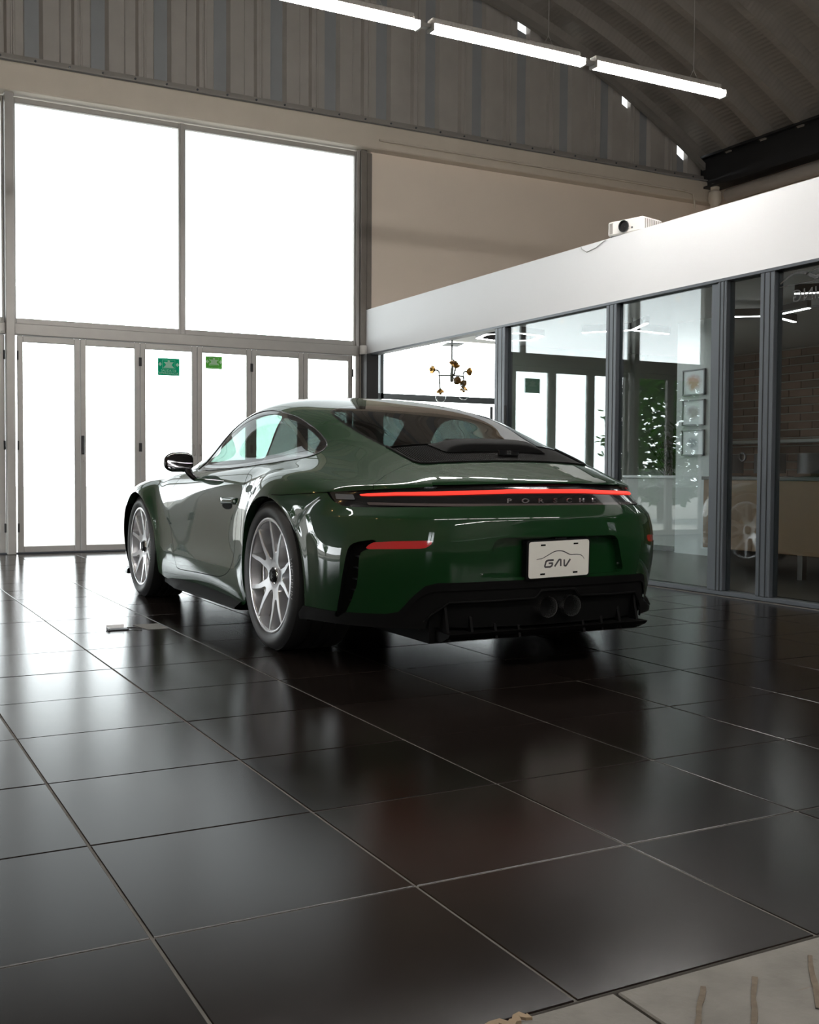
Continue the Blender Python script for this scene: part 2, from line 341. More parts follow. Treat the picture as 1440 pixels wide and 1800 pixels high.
tc_ = tag(obj('trim_5', MB().box(5.445, 5.515, YB-.05, YB+.1, 0, 4.56, bev=.004), mat('column_grey_brown', (.20, .18, .158), .5, .2, var=.15)), 'grey brown steel column between windows and beige wall', 'column', kind='structure')
obj('web', MB().box(5.525, 5.592, YB-.03, YB+.1, 2.19, 4.54, bev=.006), MATS['column_grey_brown'], tc_); obj('jamb', MB().box(5.40, 5.44, YB-.02, YB+.06, 0, 4.55, bev=.003), M_FRAME, tc_)
# folding doors
ords = ['first', 'second', 'third', 'fourth', 'fifth', 'sixth']
dn = 0
for bay, (xa, nl) in enumerate(((1.662, 6), (.31, 2))):
    for k in range(nl):
        dn += 1; x0 = xa+k*.6183; x1 = x0+.6138
        lab = ('%s folding door leaf counted from the left steel post' % ords[k]) if bay == 0 else ('%s folding door leaf left of the slim steel post' % ords[k])
        e = framed('door_%d' % dn, x0, x1, .012, 2.19, .056, .06, label=lab, cat='door')
        hw = (x1-x0)/2; sd = -1 if k % 2 == 0 else 1
        for z in (.25, 1.08, 1.98): obj('hinge', MB().lathe([(.001, -.045), (.009, -.045), (.009, .045), (.001, .045)], axis=2, seg=10, c=(sd*hw*.985, -.006, z)), M_BLACK, e, smooth=40)
        if k in (1, 5): obj('handle', MB().box(-hw+.005, -hw+.035, -.03, -.004, 1.0, 1.19, bev=.006), M_BLACK, e)
        if k in (2, 3):
            hx = hw-.03 if k == 2 else -hw+.03
            obj('handle', MB().tube([(hx, 0, 1.0), (hx, -.035, 1.01), (hx, -.04, 1.06), (hx, -.035, 1.11), (hx, 0, 1.12)], .006, 8), M_FRAME, e, smooth=60)
        if k == 1 and bay == 0: obj('lock', MB().lathe([(.001, -.008), (.012, -.006), (.013, 0)], axis=1, seg=14, c=(-hw*.93+.0, -.001, .93)), M_FRAME, e, smooth=40)
tag(obj('trim_6', MB().box(.3, 5.42, YB-.02, YB+.07, -.001, .014, bev=.004), M_DARKFR), 'dark floor track under the folding doors', 'track', kind='structure')
tag(obj('switch_box', MB().box(5.452, 5.498, YB-.085, YB-.05, 1.86, 1.98, bev=.006).box(5.46, 5.49, YB-.09, YB-.084, 1.88, 1.96, bev=.002), mat('ivory_plastic', (.55, .50, .46), .5)), 'small ivory switch box on the grey brown column', 'switch')

# emergency exit signs stuck on the third and fourth leaves
def exit_sign(x0, x1, z0, z1, green, label, two_line):
    e = empty('exit_sign', ((x0+x1)/2, YB+.012, (z0+z1)/2), label=label, cat='sign', group='emergency exit signs'); hw, hh = (x1-x0)/2, (z1-z0)/2
    obj('plate', MB().box(-hw, hw, -.001, 0, -hh, hh), translucent('sign_'+label.split()[0], green), e)
    wm = translucent('sign_white', (.85, .88, .86)); p = MB(); pl = lambda u, v, d: (u, -d, v)
    zc = hh*.28 if two_line else hh*.15; s = hh*(.5 if two_line else .62)
    for sg in (-1, 1):
        ax_ = sg*hw*.80; obj('arrow', MB().add([(ax_-.018, -.006, zc), (ax_, -.006, zc+.022), (ax_+.018, -.006, zc), (ax_, -.006, zc-.022)], [(0, 1, 2, 3)]), wm, e)
    q = MB(); q.lathe([(.0001, 0), (.013, 0)], axis=1, seg=14, c=(0, -.006, zc+s*.72))
    q.add([(u, -.006, zc+v) for u, v in ((-.055, s*.55), (.055, s*.55), (.04, s*.2), (.03, -.1*s), (.06, -s*.8), (-.06, -s*.8), (-.03, -.1*s), (-.04, s*.2))], [tuple(range(8))])
    obj('pictogram', q, wm, e)
    fr = MB(); bx = [(-hw*.58, zc-s), (hw*.58, zc-s), (hw*.58, zc+s), (-hw*.58, zc+s)]
    for a, b_ in zip(bx, bx[1:]+bx[:1]): fr.tube([(a[0], -.005, a[1]), (b_[0], -.005, b_[1])], .0012, 4)
    obj('border', fr, wm, e)
    lines = [('SALIDA DE', .034, -hh*.45), ('EMERGENCIA', .034, -hh*.77)] if two_line else [('SALIDA DE EMERGENCIA', .0165, -hh*.84)]
    for t_, sz, z in lines:
        o = obj('lettering', text_mesh(t_, sz, space=1.02), wm, e); o.matrix_local = Matrix.Translation((0, -.0065, z)) @ Matrix.Rotation(math.pi/2, 4, 'X')
    return e
exit_sign(3.087, 3.321, 1.863, 2.047, (.02, .40, .26), 'teal emergency exit sign with two lines of lettering', True)
exit_sign(3.61, 3.796, 1.958, 2.094, (.16, .42, .10), 'grass green emergency exit sign, smaller and without large lettering', False)

# other walls, seen only in reflections
def wall_x(name, x0, x1, holes, label, m, y0=YF, y1=YB+.12, ztop=5.15):
    """wall of constant X with rectangular holes (ya, yb, za, zb), sorted along Y"""
    b = MB(); y = y0
    for (ya, yb, za, zb) in holes:
        b.box(x0, x1, y, ya, 0, ztop)
        if za > 0: b.box(x0, x1, ya, yb, 0, za)
        b.box(x0, x1, ya, yb, zb, ztop); y = yb
    b.box(x0, x1, y, y1, 0, ztop); return tag(obj(name, b, m), label, 'wall', kind='structure')
M_LWALL = mat('left_wall_paint', (.42, .35, .27), .8, var=.06, vscale=2)
LH = [(-3.2, -1.9, 0, 2.2), (5.7, 11.2, 0, 2.6)]
wall_x('wall_left', XL-.15, XL, LH, 'grey brown side wall left of the car', M_LWALL)
wl = bpy.data.objects['wall_left']
sh = empty('added_shutter', (XL-.07, 8.45, 0), label='added grey shutter limiting the bright gap in the left wall', cat='shutter')  # unseen; added to set the height of the opening mirrored in the car
slat_me = MB().prism([(-.012, 0), (.0, .004), (.010, .03), (.010, .062), (.0, .088), (-.012, .09)], 1, -2.73, 2.73).mesh('slat'); slat_me.materials.append(mat('shutter_grey', (.30, .30, .29), .5, .3))
for k in range(18):
    o = bpy.data.objects.new('slat', slat_me); COL.objects.link(o); o.parent = sh; o.location = (0, 0, 1.0+k*.091)
obj('guide_rail', MB().box(-.05, .05, -2.75, -2.70, 0, 2.6), M_FRAME, sh); obj('guide_rail', MB().box(-.05, .05, 2.70, 2.75, 0, 2.6), M_FRAME, sh); obj('bottom_bar', MB().box(-.02, .02, -2.70, 2.70, .94, 1.0, bev=.005), M_FRAME, sh)
for (ya, yb, za, zb) in LH[:1]:
    e = MB()
    for yy in np.linspace(ya, yb-.05, 3): e.box(XL-.1, XL-.04, yy, yy+.05, za, zb, bev=.004)
    e.box(XL-.1, XL-.04, ya, yb, zb-.06, zb, bev=.004).box(XL-.1, XL-.04, ya, yb, za, za+.06, bev=.004)
    obj('window_frame', e, M_FRAME, wl); obj('pane', MB().box(XL-.075, XL-.07, ya, yb, za, zb), M_SHEET, wl)
wall_x('wall_right', XR, XR+.15, [], 'right outer wall of the hall behind the office', M_BEIGE)
tag(obj('wall_front', MB().box(XL-.15, XR+.15, YF-.15, YF, 0, 7.2), mat('front_wall_paint', (.42, .40, .37), .8)), 'closed grey wall behind the viewer', 'wall', kind='structure')
tag(obj('exterior_ground', MB().box(-40, 40, YB+.15, 60, -.2, -.06).box(-40, XL-.2, -30, YB+.15, -.2, -.06), mat('pale_paving', (.55, .55, .53), .9)), 'pale paving outside the glazed doors', 'ground', kind='structure')
def tree(x, y, h, r, seed, label):
    q = random.Random(seed); e = empty('bushy_tree', (x, y, -.06), label=label, cat='tree', group='trees outside the left bay')
    obj('trunk', MB().tube([(0, 0, 0), (.05, .03, h*.3), (-.03, .05, h*.6)], [.12, .09, .05], 8), mat('bark', (.08, .06, .04), .9), e, smooth=60); b = MB()
    for k in range(3600):
        a, t_ = q.uniform(0, 6.283), q.uniform(-1, 1); rr = r*(q.random()**.4)*math.sqrt(1-t_*t_)*q.uniform(.8, 1.1); c = Vector((rr*math.cos(a), rr*math.sin(a), h*.58+t_*h*.45)); d = Vector((q.uniform(-1, 1), q.uniform(-1, 1), q.uniform(-.6, .6))).normalized()*.16; n = d.cross(Vector((q.uniform(-1, 1), q.uniform(-1, 1), 1))).normalized()*.06
        b.add([c, c+d*.5+n, c+d, c+d*.5-n], [(0, 1, 2, 3)])
    tag(obj('foliage', b, translucent('leaf_green', (.07, .20, .03)), e), kind='stuff')
for k, (x, y, h, r) in enumerate(((-2.4, 15.4, 2.7, 1.15), (-5.6, 16.0, 3.0, 1.3), (-9.2, 15.4, 2.8, 1.2))): tree(x, y, h, r, k, 'bushy green tree outside the left bay, %s from the post' % ords[k])
# eaves beam, gutter and pipe in the right corner
tag(obj('trim_7', MB().box(10.62, 10.7, YF, YB-.02, 4.74, 5.17, bev=.006).box(10.55, 10.8, YF, YB-.02, 5.15, 5.18).box(10.55, 10.8, YF, YB-.02, 4.73, 4.76), M_BLACK), 'black steel eaves beam under the vault', 'beam', kind='structure')
tag(obj('trim_8', MB().tube([(10.72, YF, 4.60), (10.72, YB-.45, 4.60)], .085, 16), mat('gutter_beige', (.33, .30, .27), .6, var=.1), smooth=60), 'beige gutter pipe along the eaves beam', 'gutter', kind='structure')
dp = MB(); dp.lathe([(.001, 4.78), (.05, 4.775), (.06, 4.74), (.06, 4.70), (.05, 4.69), (.085, 4.66), (.09, 4.58), (.085, 4.53), (.06, 4.50), (.055, 2.3)], axis=2, seg=20, c=(10.63, YB-.3, 0))
tag(obj('drain_pipe', dp, mat('pvc_ivory', (.62, .56, .47), .45), smooth=40), 'ivory drain pipe with collar in the hall corner', 'pipe')
tag(obj('trim_9', MB().tube([(5.6, YB-.2, 4.65), (10.2, YB-.2, 4.65), (10.33, YB-.2, 4.63), (10.36, YB-.2, 4.5), (10.36, YB-.2, 4.44)], .012, 8), M_STEEL, smooth=60), 'thin beige conduit bending down along the steel beam', 'conduit', kind='structure')

# suspended LED battens, three rows across the hall
def led(x0, y, z, label, group='suspended LED battens'):
    L_ = 1.19; e = empty('led_batten', (x0+L_/2, y, z), label=label, cat='light', group=group)
    obj('diffuser', MB().prism([(-.034, .012), (.034, .012), (.032, -.016), (.022, -.028), (-.022, -.028), (-.032, -.016)], 0, -L_/2+.02, L_/2-.02), M_LED, e, fix=True)
    obj('housing', MB().box(-L_/2+.005, L_/2-.06, -.035, .035, .013, .05, bev=.004), mat('batten_galvanised', (.5, .48, .45), .45, .6, var=.35, vscale=60), e)
    for s in (-1, 1): obj('end_cap', MB().box(s*L_/2-.02 if s > 0 else -L_/2, s*L_/2 if s > 0 else -L_/2+.02, -.037, .037, -.03, .016, bev=.003), M_FRAME, e)
    wz = arch_z(x0+L_/2+.3)-z
    obj('wire', MB().tube([(.30, 0, .12), (.30, 0, wz)], .0025, 6).tube([(.30, 0, .12), (.34, 0, .05)], .002, 6).tube([(.30, 0, .12), (.26, 0, .05)], .002, 6), M_FRAME, e)
    obj('connector', MB().box(-L_/2-.062, -L_/2+.001, -.02, .02, -.012, .014, bev=.003), M_FRAME, e)
    return e
where = ['over the office glass front, last of the near row', 'in the near row, between two lit battens', 'near row, third from the office front', 'near row, fourth from the office front', 'near row, fifth from the office front']
for k in range(5): led(4.55-k*1.253, 5.97, 3.60, 'lit LED batten '+where[k])
for k in range(5): led(4.55-k*1.253, .6, 3.60, 'lit LED batten over the apron, number %s from the office' % ords[k], 'LED battens over the apron')
for k in range(5): led(4.55-k*1.253, -4.6, 3.60, 'lit LED batten at the rear of the hall, %s from the office' % ords[k], 'LED battens at the rear')
# small warm lamps along the left wall
for k, (y, z) in enumerate(((2.2, 4.1), (4.0, 4.1), (5.8, 4.1), (7.6, 4.1), (9.4, 4.1))):
    e = empty('wall_lamp', (XL, y, z), label='small warm wall lamp high on the left wall, %s from the viewer' % ords[k], cat='lamp', group='warm lamps on the left wall')
    obj('bracket', MB().box(0, .12, -.02, .02, -.02, .02, bev=.004), M_BLACK, e); obj('bulb', MB().lathe([(.05*math.sin(a), .05*math.cos(a)) for a in np.linspace(.05, math.pi-.05, 9)], axis=2, seg=14, c=(.15, 0, -.03)), mat('warm_bulb', (.9, .8, .6), .5, emit=(1, .62, .25), estr=40), e, smooth=180)
# floor box and mortar patch
fb = empty('floor_socket', (1.345, 5.835, 0), label='small steel floor socket flap standing open on the tiles', cat='socket')
obj('base', MB().box(-.055, .055, -.03, .03, .0, .006, bev=.002), M_DARKFR, fb); obj('flap', MB().add([(-.055, .03, .006), (.04, .03, .006), (.045, .045, .022), (-.05, .045, .022)], [(0, 1, 2, 3)]).box(-.055, -.045, -.03, .03, .006, .014), mat('steel_flap', (.4, .4, .4), .3, 1), fb)
obj('cable', MB().tube([(.05, .0, .008), (.09, -.01, .006), (.12, -.04, .005)], .004, 6), M_BLACK, fb, smooth=60)
tag(obj('mortar_patch', MB().prism([(1.46, 5.98), (1.6, 5.98), (1.6, 5.76), (1.49, 5.76)], 2, .0002, .0014), mat('mortar_grey', (.13, .125, .115), .8, var=.2, vscale=30)), 'flat grey mortar patch on a tile by the rear wheel', 'patch')
# ------------------------------------------------------------------ the office behind the glass
tag(obj('wall_office', MB().box(XG, XG+.10, YF, YB-.06, 2.216, 2.725), M_WHITE), 'white plaster fascia above the office glazing', 'wall', kind='structure')
tag(obj('trim_10', MB().box(XG-.004, XG+.104, YF, 11.32, 2.196, 2.216), M_DARKFR), 'dark head rail under the white fascia', 'rail', kind='structure')
tag(obj('office_ceiling', MB().box(XG+.1, XR, YF, YB, 2.45, 2.5), mat('office_ceiling_white', (.85, .85, .85), .8)), 'flat white ceiling inside the glazed office', 'ceiling', kind='structure')
tag(obj('trim_11', MB().box(XG-.06, XG+.09, 11.30, YB-.051, 0, 2.2), M_BLACK), 'black column at the far end of the office glazing', 'column', kind='structure')
tag(obj('conduit_box', MB().lathe([(.001, -.05), (.038, -.05), (.042, -.045), (.042, .045), (.038, .05), (.001, .05)], axis=2, seg=16, c=(5.455, YB-.10, 2.255)), mat('box_grey', (.55, .53, .5), .5), smooth=40), 'rounded pale grey box under the fascia end', 'box')
tag(obj('trim_12', MB().box(XG, XG+.09, YF, 11.3, 0, .03, bev=.004), M_DARKFR), 'dark sill rail under the office glazing', 'rail', kind='structure')
tag(obj('floor_office', MB().box(XG+.3, XR, YF, YB, -.02, .004), mat('office_floor', (.05, .045, .04), .3, var=.2, vscale=2)), 'dark glossy floor inside the office', 'floor', kind='structure')
mul = [(8.49, 8.665), (6.877, 7.006), (5.677, 5.764), (5.243, 5.367), (3.6, 3.72), (1.9, 2.02), (.2, .32)]
for k, (a, b_) in enumerate(mul):
    t_ = tag(obj('trim_%d' % (13+k), MB().box(XG, XG+.085, a, b_, .03, 2.196, bev=.004), M_DARKFR), 'anthracite mullion of the office front, %s from the far end' % (ords+['seventh'])[k], 'mullion', kind='structure')
    for f_ in (.3, .7): obj('groove', MB().box(XG-.003, XG+.002, a+(b_-a)*f_-.003, a+(b_-a)*f_+.003, .03, 2.196), M_BLACK, t_)
edges = [11.3]+[v for a, b_ in mul for v in (b_, a)]+[-1.5]
for k in range(len(edges)//2):
    y1, y0 = edges[2*k], edges[2*k+1]
    e = empty('window_%d' % (10+k), (XG+.04, (y0+y1)/2, 0), label='clear office glass pane, %s counted from the far end' % (ords+['seventh', 'eighth'])[k], cat='window', kind='structure')
    h = (y1-y0)/2
    if k == 0:      # the far bay stands open: only the glass door's pull handles show beside the mullion
        e['label'] = 'open bay of the office front beside the black column'
        obj('pull_handle', MB().tube([(-.05, -h+.03, .95), (-.05, -h+.03, 1.47)], .014, 10), M_BLACK, e, smooth=60); continue
    obj('pane', MB().box(-.004, .004, -h, h, .03, 2.196), M_PART, e)
    if k == 1: obj('pull_handle', MB().tube([(-.05, h-.03, .95), (-.05, h-.03, 1.47)], .014, 10), M_BLACK, e, smooth=60)
    if k == 2:
        obj('stile', MB().box(-.03, .03, -h, -h+.07, .03, 2.19, bev=.004), M_DARKFR, e)
    if k == 3:
        obj('pull_hole', MB().lathe([(.022, -.006), (.030, -.007), (.034, 0), (.030, .007), (.022, .006)], axis=0, seg=24, c=(0, h*.1, .97)), M_BLACK, e, smooth=50)
# far glazing behind the office
bk = empty('window_20', (5.62, YB, 0), label='bright far window behind the office with a grey cross bar', cat='window', kind='structure')
obj('frame', MB().box(.0, .03, 0, .06, 0, 2.45).box(.105, .15, -.01, .06, 0, 2.45, bev=.004).box(0, 1.96, -.01, .06, 1.70, 1.775, bev=.004).box(1.92, 1.96, 0, .06, 0, 2.45).box(0, 1.96, 0, .06, 0, .05), mat('slate_frame', (.16, .18, .19), .45), bk)
for a, b_ in ((.03, .105), (.15, 1.92)):
    obj('pane', MB().box(a, b_, .03, .036, .05, 1.70), M_SHEET, bk); obj('pane', MB().box(a, b_, .03, .036, 1.775, 2.45), M_SHEET, bk)
M_VINYL = mat('grey_vinyl', (.22, .23, .24), .6)
for t_, x in (('INTENTARON', 6.05), ('ROBA', 6.335), ('LO', 6.56), ('LOGRARO', 6.72)):
    o = obj('window_lettering', text_mesh(t_, .055), M_VINYL); tag(o, 'grey vinyl word %s on the far office window' % t_, 'lettering', 'lettering on the far window')
    place(o, (x, YB+.025, 1.60), (1, 0, 0), (0, 0, 1), (0, -1, 0))
# mirrored sign on the pane at the picture's edge
sg = empty('glass_decal', (XG+.03, 4.85, 0), label='mirrored dark car logo and lettering on the office glass', cat='decal')
M_DECAL = mat('dark_decal', (.035, .034, .032), .6)
tm = text_mesh('DETAILING', .115, ext=.0006, space=1.04)
o = obj('lettering', tm, M_DECAL, sg); o.matrix_local = Matrix(((0, 0, 1, 0), (1, 0, 0, -.03), (0, 1, 0, 2.005), (0, 0, 0, 1)))
dm = MB(); pl = lambda u, v, d: (d, u, v)
for z in (1.925, 2.085): stroke(dm, [(-.5, z), (.375, z)], .006, pl, 0, .0012)
obj('rule', dm, M_DECAL, sg)
dm = MB(); u = np.linspace(0, 1, 40)
stroke(dm, np.stack([.37-.75*u, 2.105+.055*np.sin(np.pi*np.minimum(1, u*2.6))*(u < .385)+.05*np.clip((u-.33)/.6, 0, 1)], 1), .012+.016*np.sin(np.pi*u)**2, pl, 0, .0012)
stroke(dm, np.stack([.16-.3*u, 2.135+.05*u**.6], 1), .006+.012*u, pl, 0, .0012)
obj('car_outline', dm, M_DECAL, sg)
# honeycomb LED lights
M_HEX = mat('office_led', (.9, .9, .9), .5, emit=(1, .98, .95), estr=26.0)
def hexlight(cx, cy, z, r, rot, label, arms):
    e = empty('honeycomb_light' if arms else 'branch_light', (cx, cy, z), rot, label=label, cat='light', group='office ceiling lights'); fr = MB(); st = MB()
    pts = [(r*math.cos(a), r*math.sin(a)) for a in [k*math.pi/3 for k in range(7)]]
    segs = [(pts[k], pts[k+1]) for k in range(6) if k in arms]+[((0, 0), (pts[k][0]*1.15, pts[k][1]*1.15)) for k in (0, 2, 4) if not arms]
    for (a, b_) in segs:
        d = Vector((b_[0]-a[0], b_[1]-a[1])); l = d.length; n = Vector((-d.y, d.x))/l*.022
        def slab(mb, z0, z1, s):
            q = [(a[0]+n.x*s, a[1]+n.y*s), (b_[0]+n.x*s, b_[1]+n.y*s), (b_[0]-n.x*s, b_[1]-n.y*s), (a[0]-n.x*s, a[1]-n.y*s)]; mb.prism(q[::-1], 2, z0, z1)
        slab(fr, -.035, .035, 1); slab(st, -.04, -.0352, .75)
    obj('suspension', MB().tube([(0 if not arms else pts[0][0], 0 if not arms else pts[0][1], .03), (0 if not arms else pts[0][0], 0 if not arms else pts[0][1], 2.4495-z)], .004, 6), M_BLACK, e); obj('profile', fr, M_BLACK, e); obj('light_strip', st, M_HEX, e)
    return e
hexlight(7.3, 8.85, 2.36, .46, .1, 'three-armed ceiling light seen through the second office pane', ())
hexlight(7.75, 7.4, 2.36, .46, .35, 'three-armed ceiling light nearest the framed pictures', ())
hexlight(7.3, 6.0, 2.36, .46, .2, 'three-armed ceiling light above the wooden desk', ())
hexlight(6.55, 10.0, 2.36, .36, .25, 'black honeycomb light near the chandelier', (0, 1, 2, 3, 4, 5))
# chandelier
cz = 2.30; chd = empty('chandelier', (6.0, 10.3, 0), label='brass branching chandelier with clear glass globes', cat='chandelier')
M_BRASS = mat('aged_brass', (.45, .24, .06), .3, 1); M_ROD = mat('dark_bronze_rod', (.06, .065, .05), .4, .6); M_GLOBE = glass('globe_glass', (.97, .98, .98), .05, 1.2)
obj('canopy', MB().prism([(-.13, -.12), (.06, -.16), (.13, .10), (-.05, .14)], 2, 2.235, 2.245), mat('canopy_slate', (.13, .15, .16), .4), chd)
obj('stem', MB().tube([(0, 0, 2.44), (0, 0, 1.86)], .009, 8), M_ROD, chd); obj('body', MB().lathe([(.001, 1.83), (.018, 1.84), (.02, 1.90), (.01, 1.99), (.006, 2.02)], axis=2, seg=16), M_ROD, chd, smooth=50)
def arm(path, tip, d):
    obj('arm', MB().tube(path, .009, 8), M_ROD, chd, smooth=60)
    t_ = Vector(tip); d = Vector(d).normalized(); b = MB(); b.lathe([(.001, -.03), (.018, -.026), (.042, .0), (.045, .014), (.016, .02), (.016, .036), (.001, .038)], axis=2, seg=14)
    s = obj('socket', b, M_BRASS, chd, smooth=50); q = d.to_track_quat('Z', 'Y').to_matrix().to_4x4(); s.matrix_local = Matrix.Translation(t_) @ q
    gl = MB(); gl.lathe([(.058*math.sin(a), .058*math.cos(a)) for a in np.linspace(.05, math.pi-.05, 14)], axis=2, seg=20); g_ = obj('globe', gl, M_GLOBE, chd, smooth=180); g_.location = t_+d*.06
z0 = 1.905
arm([(0, 0, z0), (-.17, -.02, z0-.01), (-.17, -.02, z0+.03), (-.19, -.02, z0+.045), (-.25, -.02, z0+.05)], (-.25, -.02, z0+.05), (-1, 0, .05))
arm([(-.17, -.02, z0), (-.155, -.02, z0-.17)], (-.155, -.02, z0-.18), (.1, 0, -1))
arm([(0, 0, z0), (.16, .02, z0), (.16, .02, z0+.04), (.18, .02, z0+.055), (.23, .02, z0+.055)], (.23, .02, z0+.055), (1, 0, .03))
arm([(.16, .02, z0), (.165, .02, z0-.13)], (.165, .02, z0-.14), (0, 0, -1))
arm([(-.01, -.03, z0), (-.02, -.06, z0+.12)], (-.02, -.06, z0+.13), (-.2, -.3, 1)); arm([(.01, -.03, z0), (.0, -.09, z0+.10)], (0, -.09, z0+.10), (.1, -.5, 1))
arm([(0, -.02, z0-.03), (-.03, -.15, z0-.06)], (-.03, -.16, z0-.065), (-.2, -1, -.3)); arm([(.01, -.02, z0-.03), (.04, -.16, z0-.09)], (.04, -.17, z0-.095), (.2, -1, -.5))
# pier with framed pictures
tag(obj('wall_pier', MB().box(8.0, 8.12, 8.28, 8.95, 0, 2.45), mat('pier_grey', (.52, .55, .54), .8)), 'pale grey pier carrying three framed pictures', 'wall', kind='structure')
def art(seed):
    m = bpy.data.materials.new('watercolour_%d' % seed); m.use_nodes = True; nt = m.node_tree; b = nt.nodes['Principled BSDF']; N = nt.nodes.new; L = nt.links.new
    tcn = N('ShaderNodeTexCoord'); gr = N('ShaderNodeTexGradient'); gr.gradient_type = 'SPHERICAL'; mp = N('ShaderNodeMapping'); mp.inputs['Scale'].default_value = (1, 7+seed, 9+2*seed); mp.inputs['Rotation'].default_value = (.5+.3*seed, 0, 0)
    L(tcn.outputs['Object'], mp.inputs['Vector']); L(mp.outputs[0], gr.inputs['Vector']); n = N('ShaderNodeTexNoise'); n.inputs['Scale'].default_value = 14; L(tcn.outputs['Object'], n.inputs['Vector'])
    ml = N('ShaderNodeMath'); ml.operation = 'MULTIPLY'; L(gr.outputs['Fac'], ml.inputs[0]); L(n.outputs['Fac'], ml.inputs[1])
    cr = N('ShaderNodeValToRGB'); cr.color_ramp.elements[0].position = .04; cr.color_ramp.elements[1].position = .3; cr.color_ramp.elements[0].color = (.62, .66, .68, 1); cr.color_ramp.elements[1].color = ((.42, .26, .18, 1), (.36, .33, .34, 1), (.3, .33, .36, 1))[seed]
    L(ml.outputs[0], cr.inputs['Fac']); L(cr.outputs['Color'], b.inputs['Base Color']); b.inputs['Roughness'].default_value = .5
    return m
for k, zc in enumerate((1.805, 1.49, 1.175)):
    e = empty('framed_picture', (7.985, 8.675, zc), label='%s framed watercolour on the pale grey pier' % ('top', 'middle', 'bottom')[k], cat='picture', group='pictures on the pier'); hw, hh = .165, .135
    obj('frame', MB().box(-.012, .014, -hw, -hw+.014, -hh, hh).box(-.012, .014, hw-.014, hw, -hh, hh).box(-.012, .014, -hw, hw, -hh, -hh+.014).box(-.012, .014, -hw, hw, hh-.014, hh), mat('picture_frame_grey', (.12, .125, .13), .4), e)
    obj('print', MB().box(-.003, .01, -hw+.014, hw-.014, -hh+.014, hh-.014), art(k), e)
# brick wall along the office's outer side
bw = tag(obj('wall_brick', MB().box(XR-.14, XR-.012, 7.6, YB-.01, .0, 2.44), mat('brick_mortar', (.36, .34, .31), .9)), 'brown brick wall at the back of the office', 'wall', kind='structure')
brick_me = MB().box(-.02, .0, -.185, .185, -.043, .043, bev=.004).mesh('brick'); bm_ = mat('brown_brick', (.19, .11, .075), .85, var=.3, vscale=6, bump=.3)
nt = bm_.node_tree; oi = nt.nodes.new('ShaderNodeObjectInfo'); hs = nt.nodes.new('ShaderNodeHueSaturation'); mr = nt.nodes.new('ShaderNodeMapRange'); mr.inputs['To Min'].default_value = .6; mr.inputs['To Max'].default_value = 1.35
nt.links.new(oi.outputs['Random'], mr.inputs['Value']); nt.links.new(mr.outputs[0], hs.inputs['Value']); bs_ = nt.nodes['Principled BSDF']; src = bs_.inputs['Base Color'].links[0].from_socket; nt.links.new(src, hs.inputs['Color']); nt.links.new(hs.outputs['Color'], bs_.inputs['Base Color'])
brick_me.materials.append(bm_)
for r_ in range(24):
    y = 7.8+(.19 if r_ % 2 else 0)
    while y < YB-.2:
        o = bpy.data.objects.new('brick', brick_me); COL.objects.link(o); o.parent = bw; o.location = (XR-.139+float(rng.uniform(-.003, .002)), y, .05+r_*.101); y += .382
tag(obj('wall_shelf', MB().box(XR-.5, XR-.165, 8.4, YB-.1, 1.24, 1.28, bev=.004), mat('shelf_grey', (.4, .4, .38), .5)), 'long grey shelf board on the brick wall', 'shelf')
def stool(x, y, lab):
    e = empty('bar_stool', (x, y, 0), label=lab, cat='stool', group='dark stools at the brick wall')
    M_ST = mat('dark_stool', (.02, .02, .022), .5); b = MB()
    A = np.linspace(-1.25, 1.25, 13); b.grid([[(-.22*math.cos(a), .24*math.sin(a), z) for a in A] for z in (.86, .93, 1.02, 1.08)]); b.grid([[(-.20*math.cos(a), .22*math.sin(a), z) for a in A[::-1]] for z in (.86, .93, 1.02, 1.08)])
    obj('backrest', b, M_ST, e, smooth=60); obj('seat', MB().lathe([(.001, .83), (.2, .83), (.22, .80), (.2, .76), (.001, .76)], axis=2, seg=20), M_ST, e, smooth=50)
    for a in range(4):
        c, s = math.cos(a*math.pi/2+.78), math.sin(a*math.pi/2+.78); obj('leg', MB().tube([(c*.13, s*.13, .77), (c*.2, s*.2, .004)], .013, 8), M_ST, e, smooth=60)
    obj('footrest', MB().lathe([(.165, .29), (.175, .30), (.165, .31), (.155, .30), (.165, .29)], axis=2, seg=20), M_ST, e, smooth=60)
stool(9.6, 9.72, 'dark bar stool in line with the narrow pane'); stool(9.5, 8.98, 'dark bar stool in front of the brick wall, middle of three'); stool(9.45, 8.3, 'dark bar stool nearest the picture edge at the brick wall')
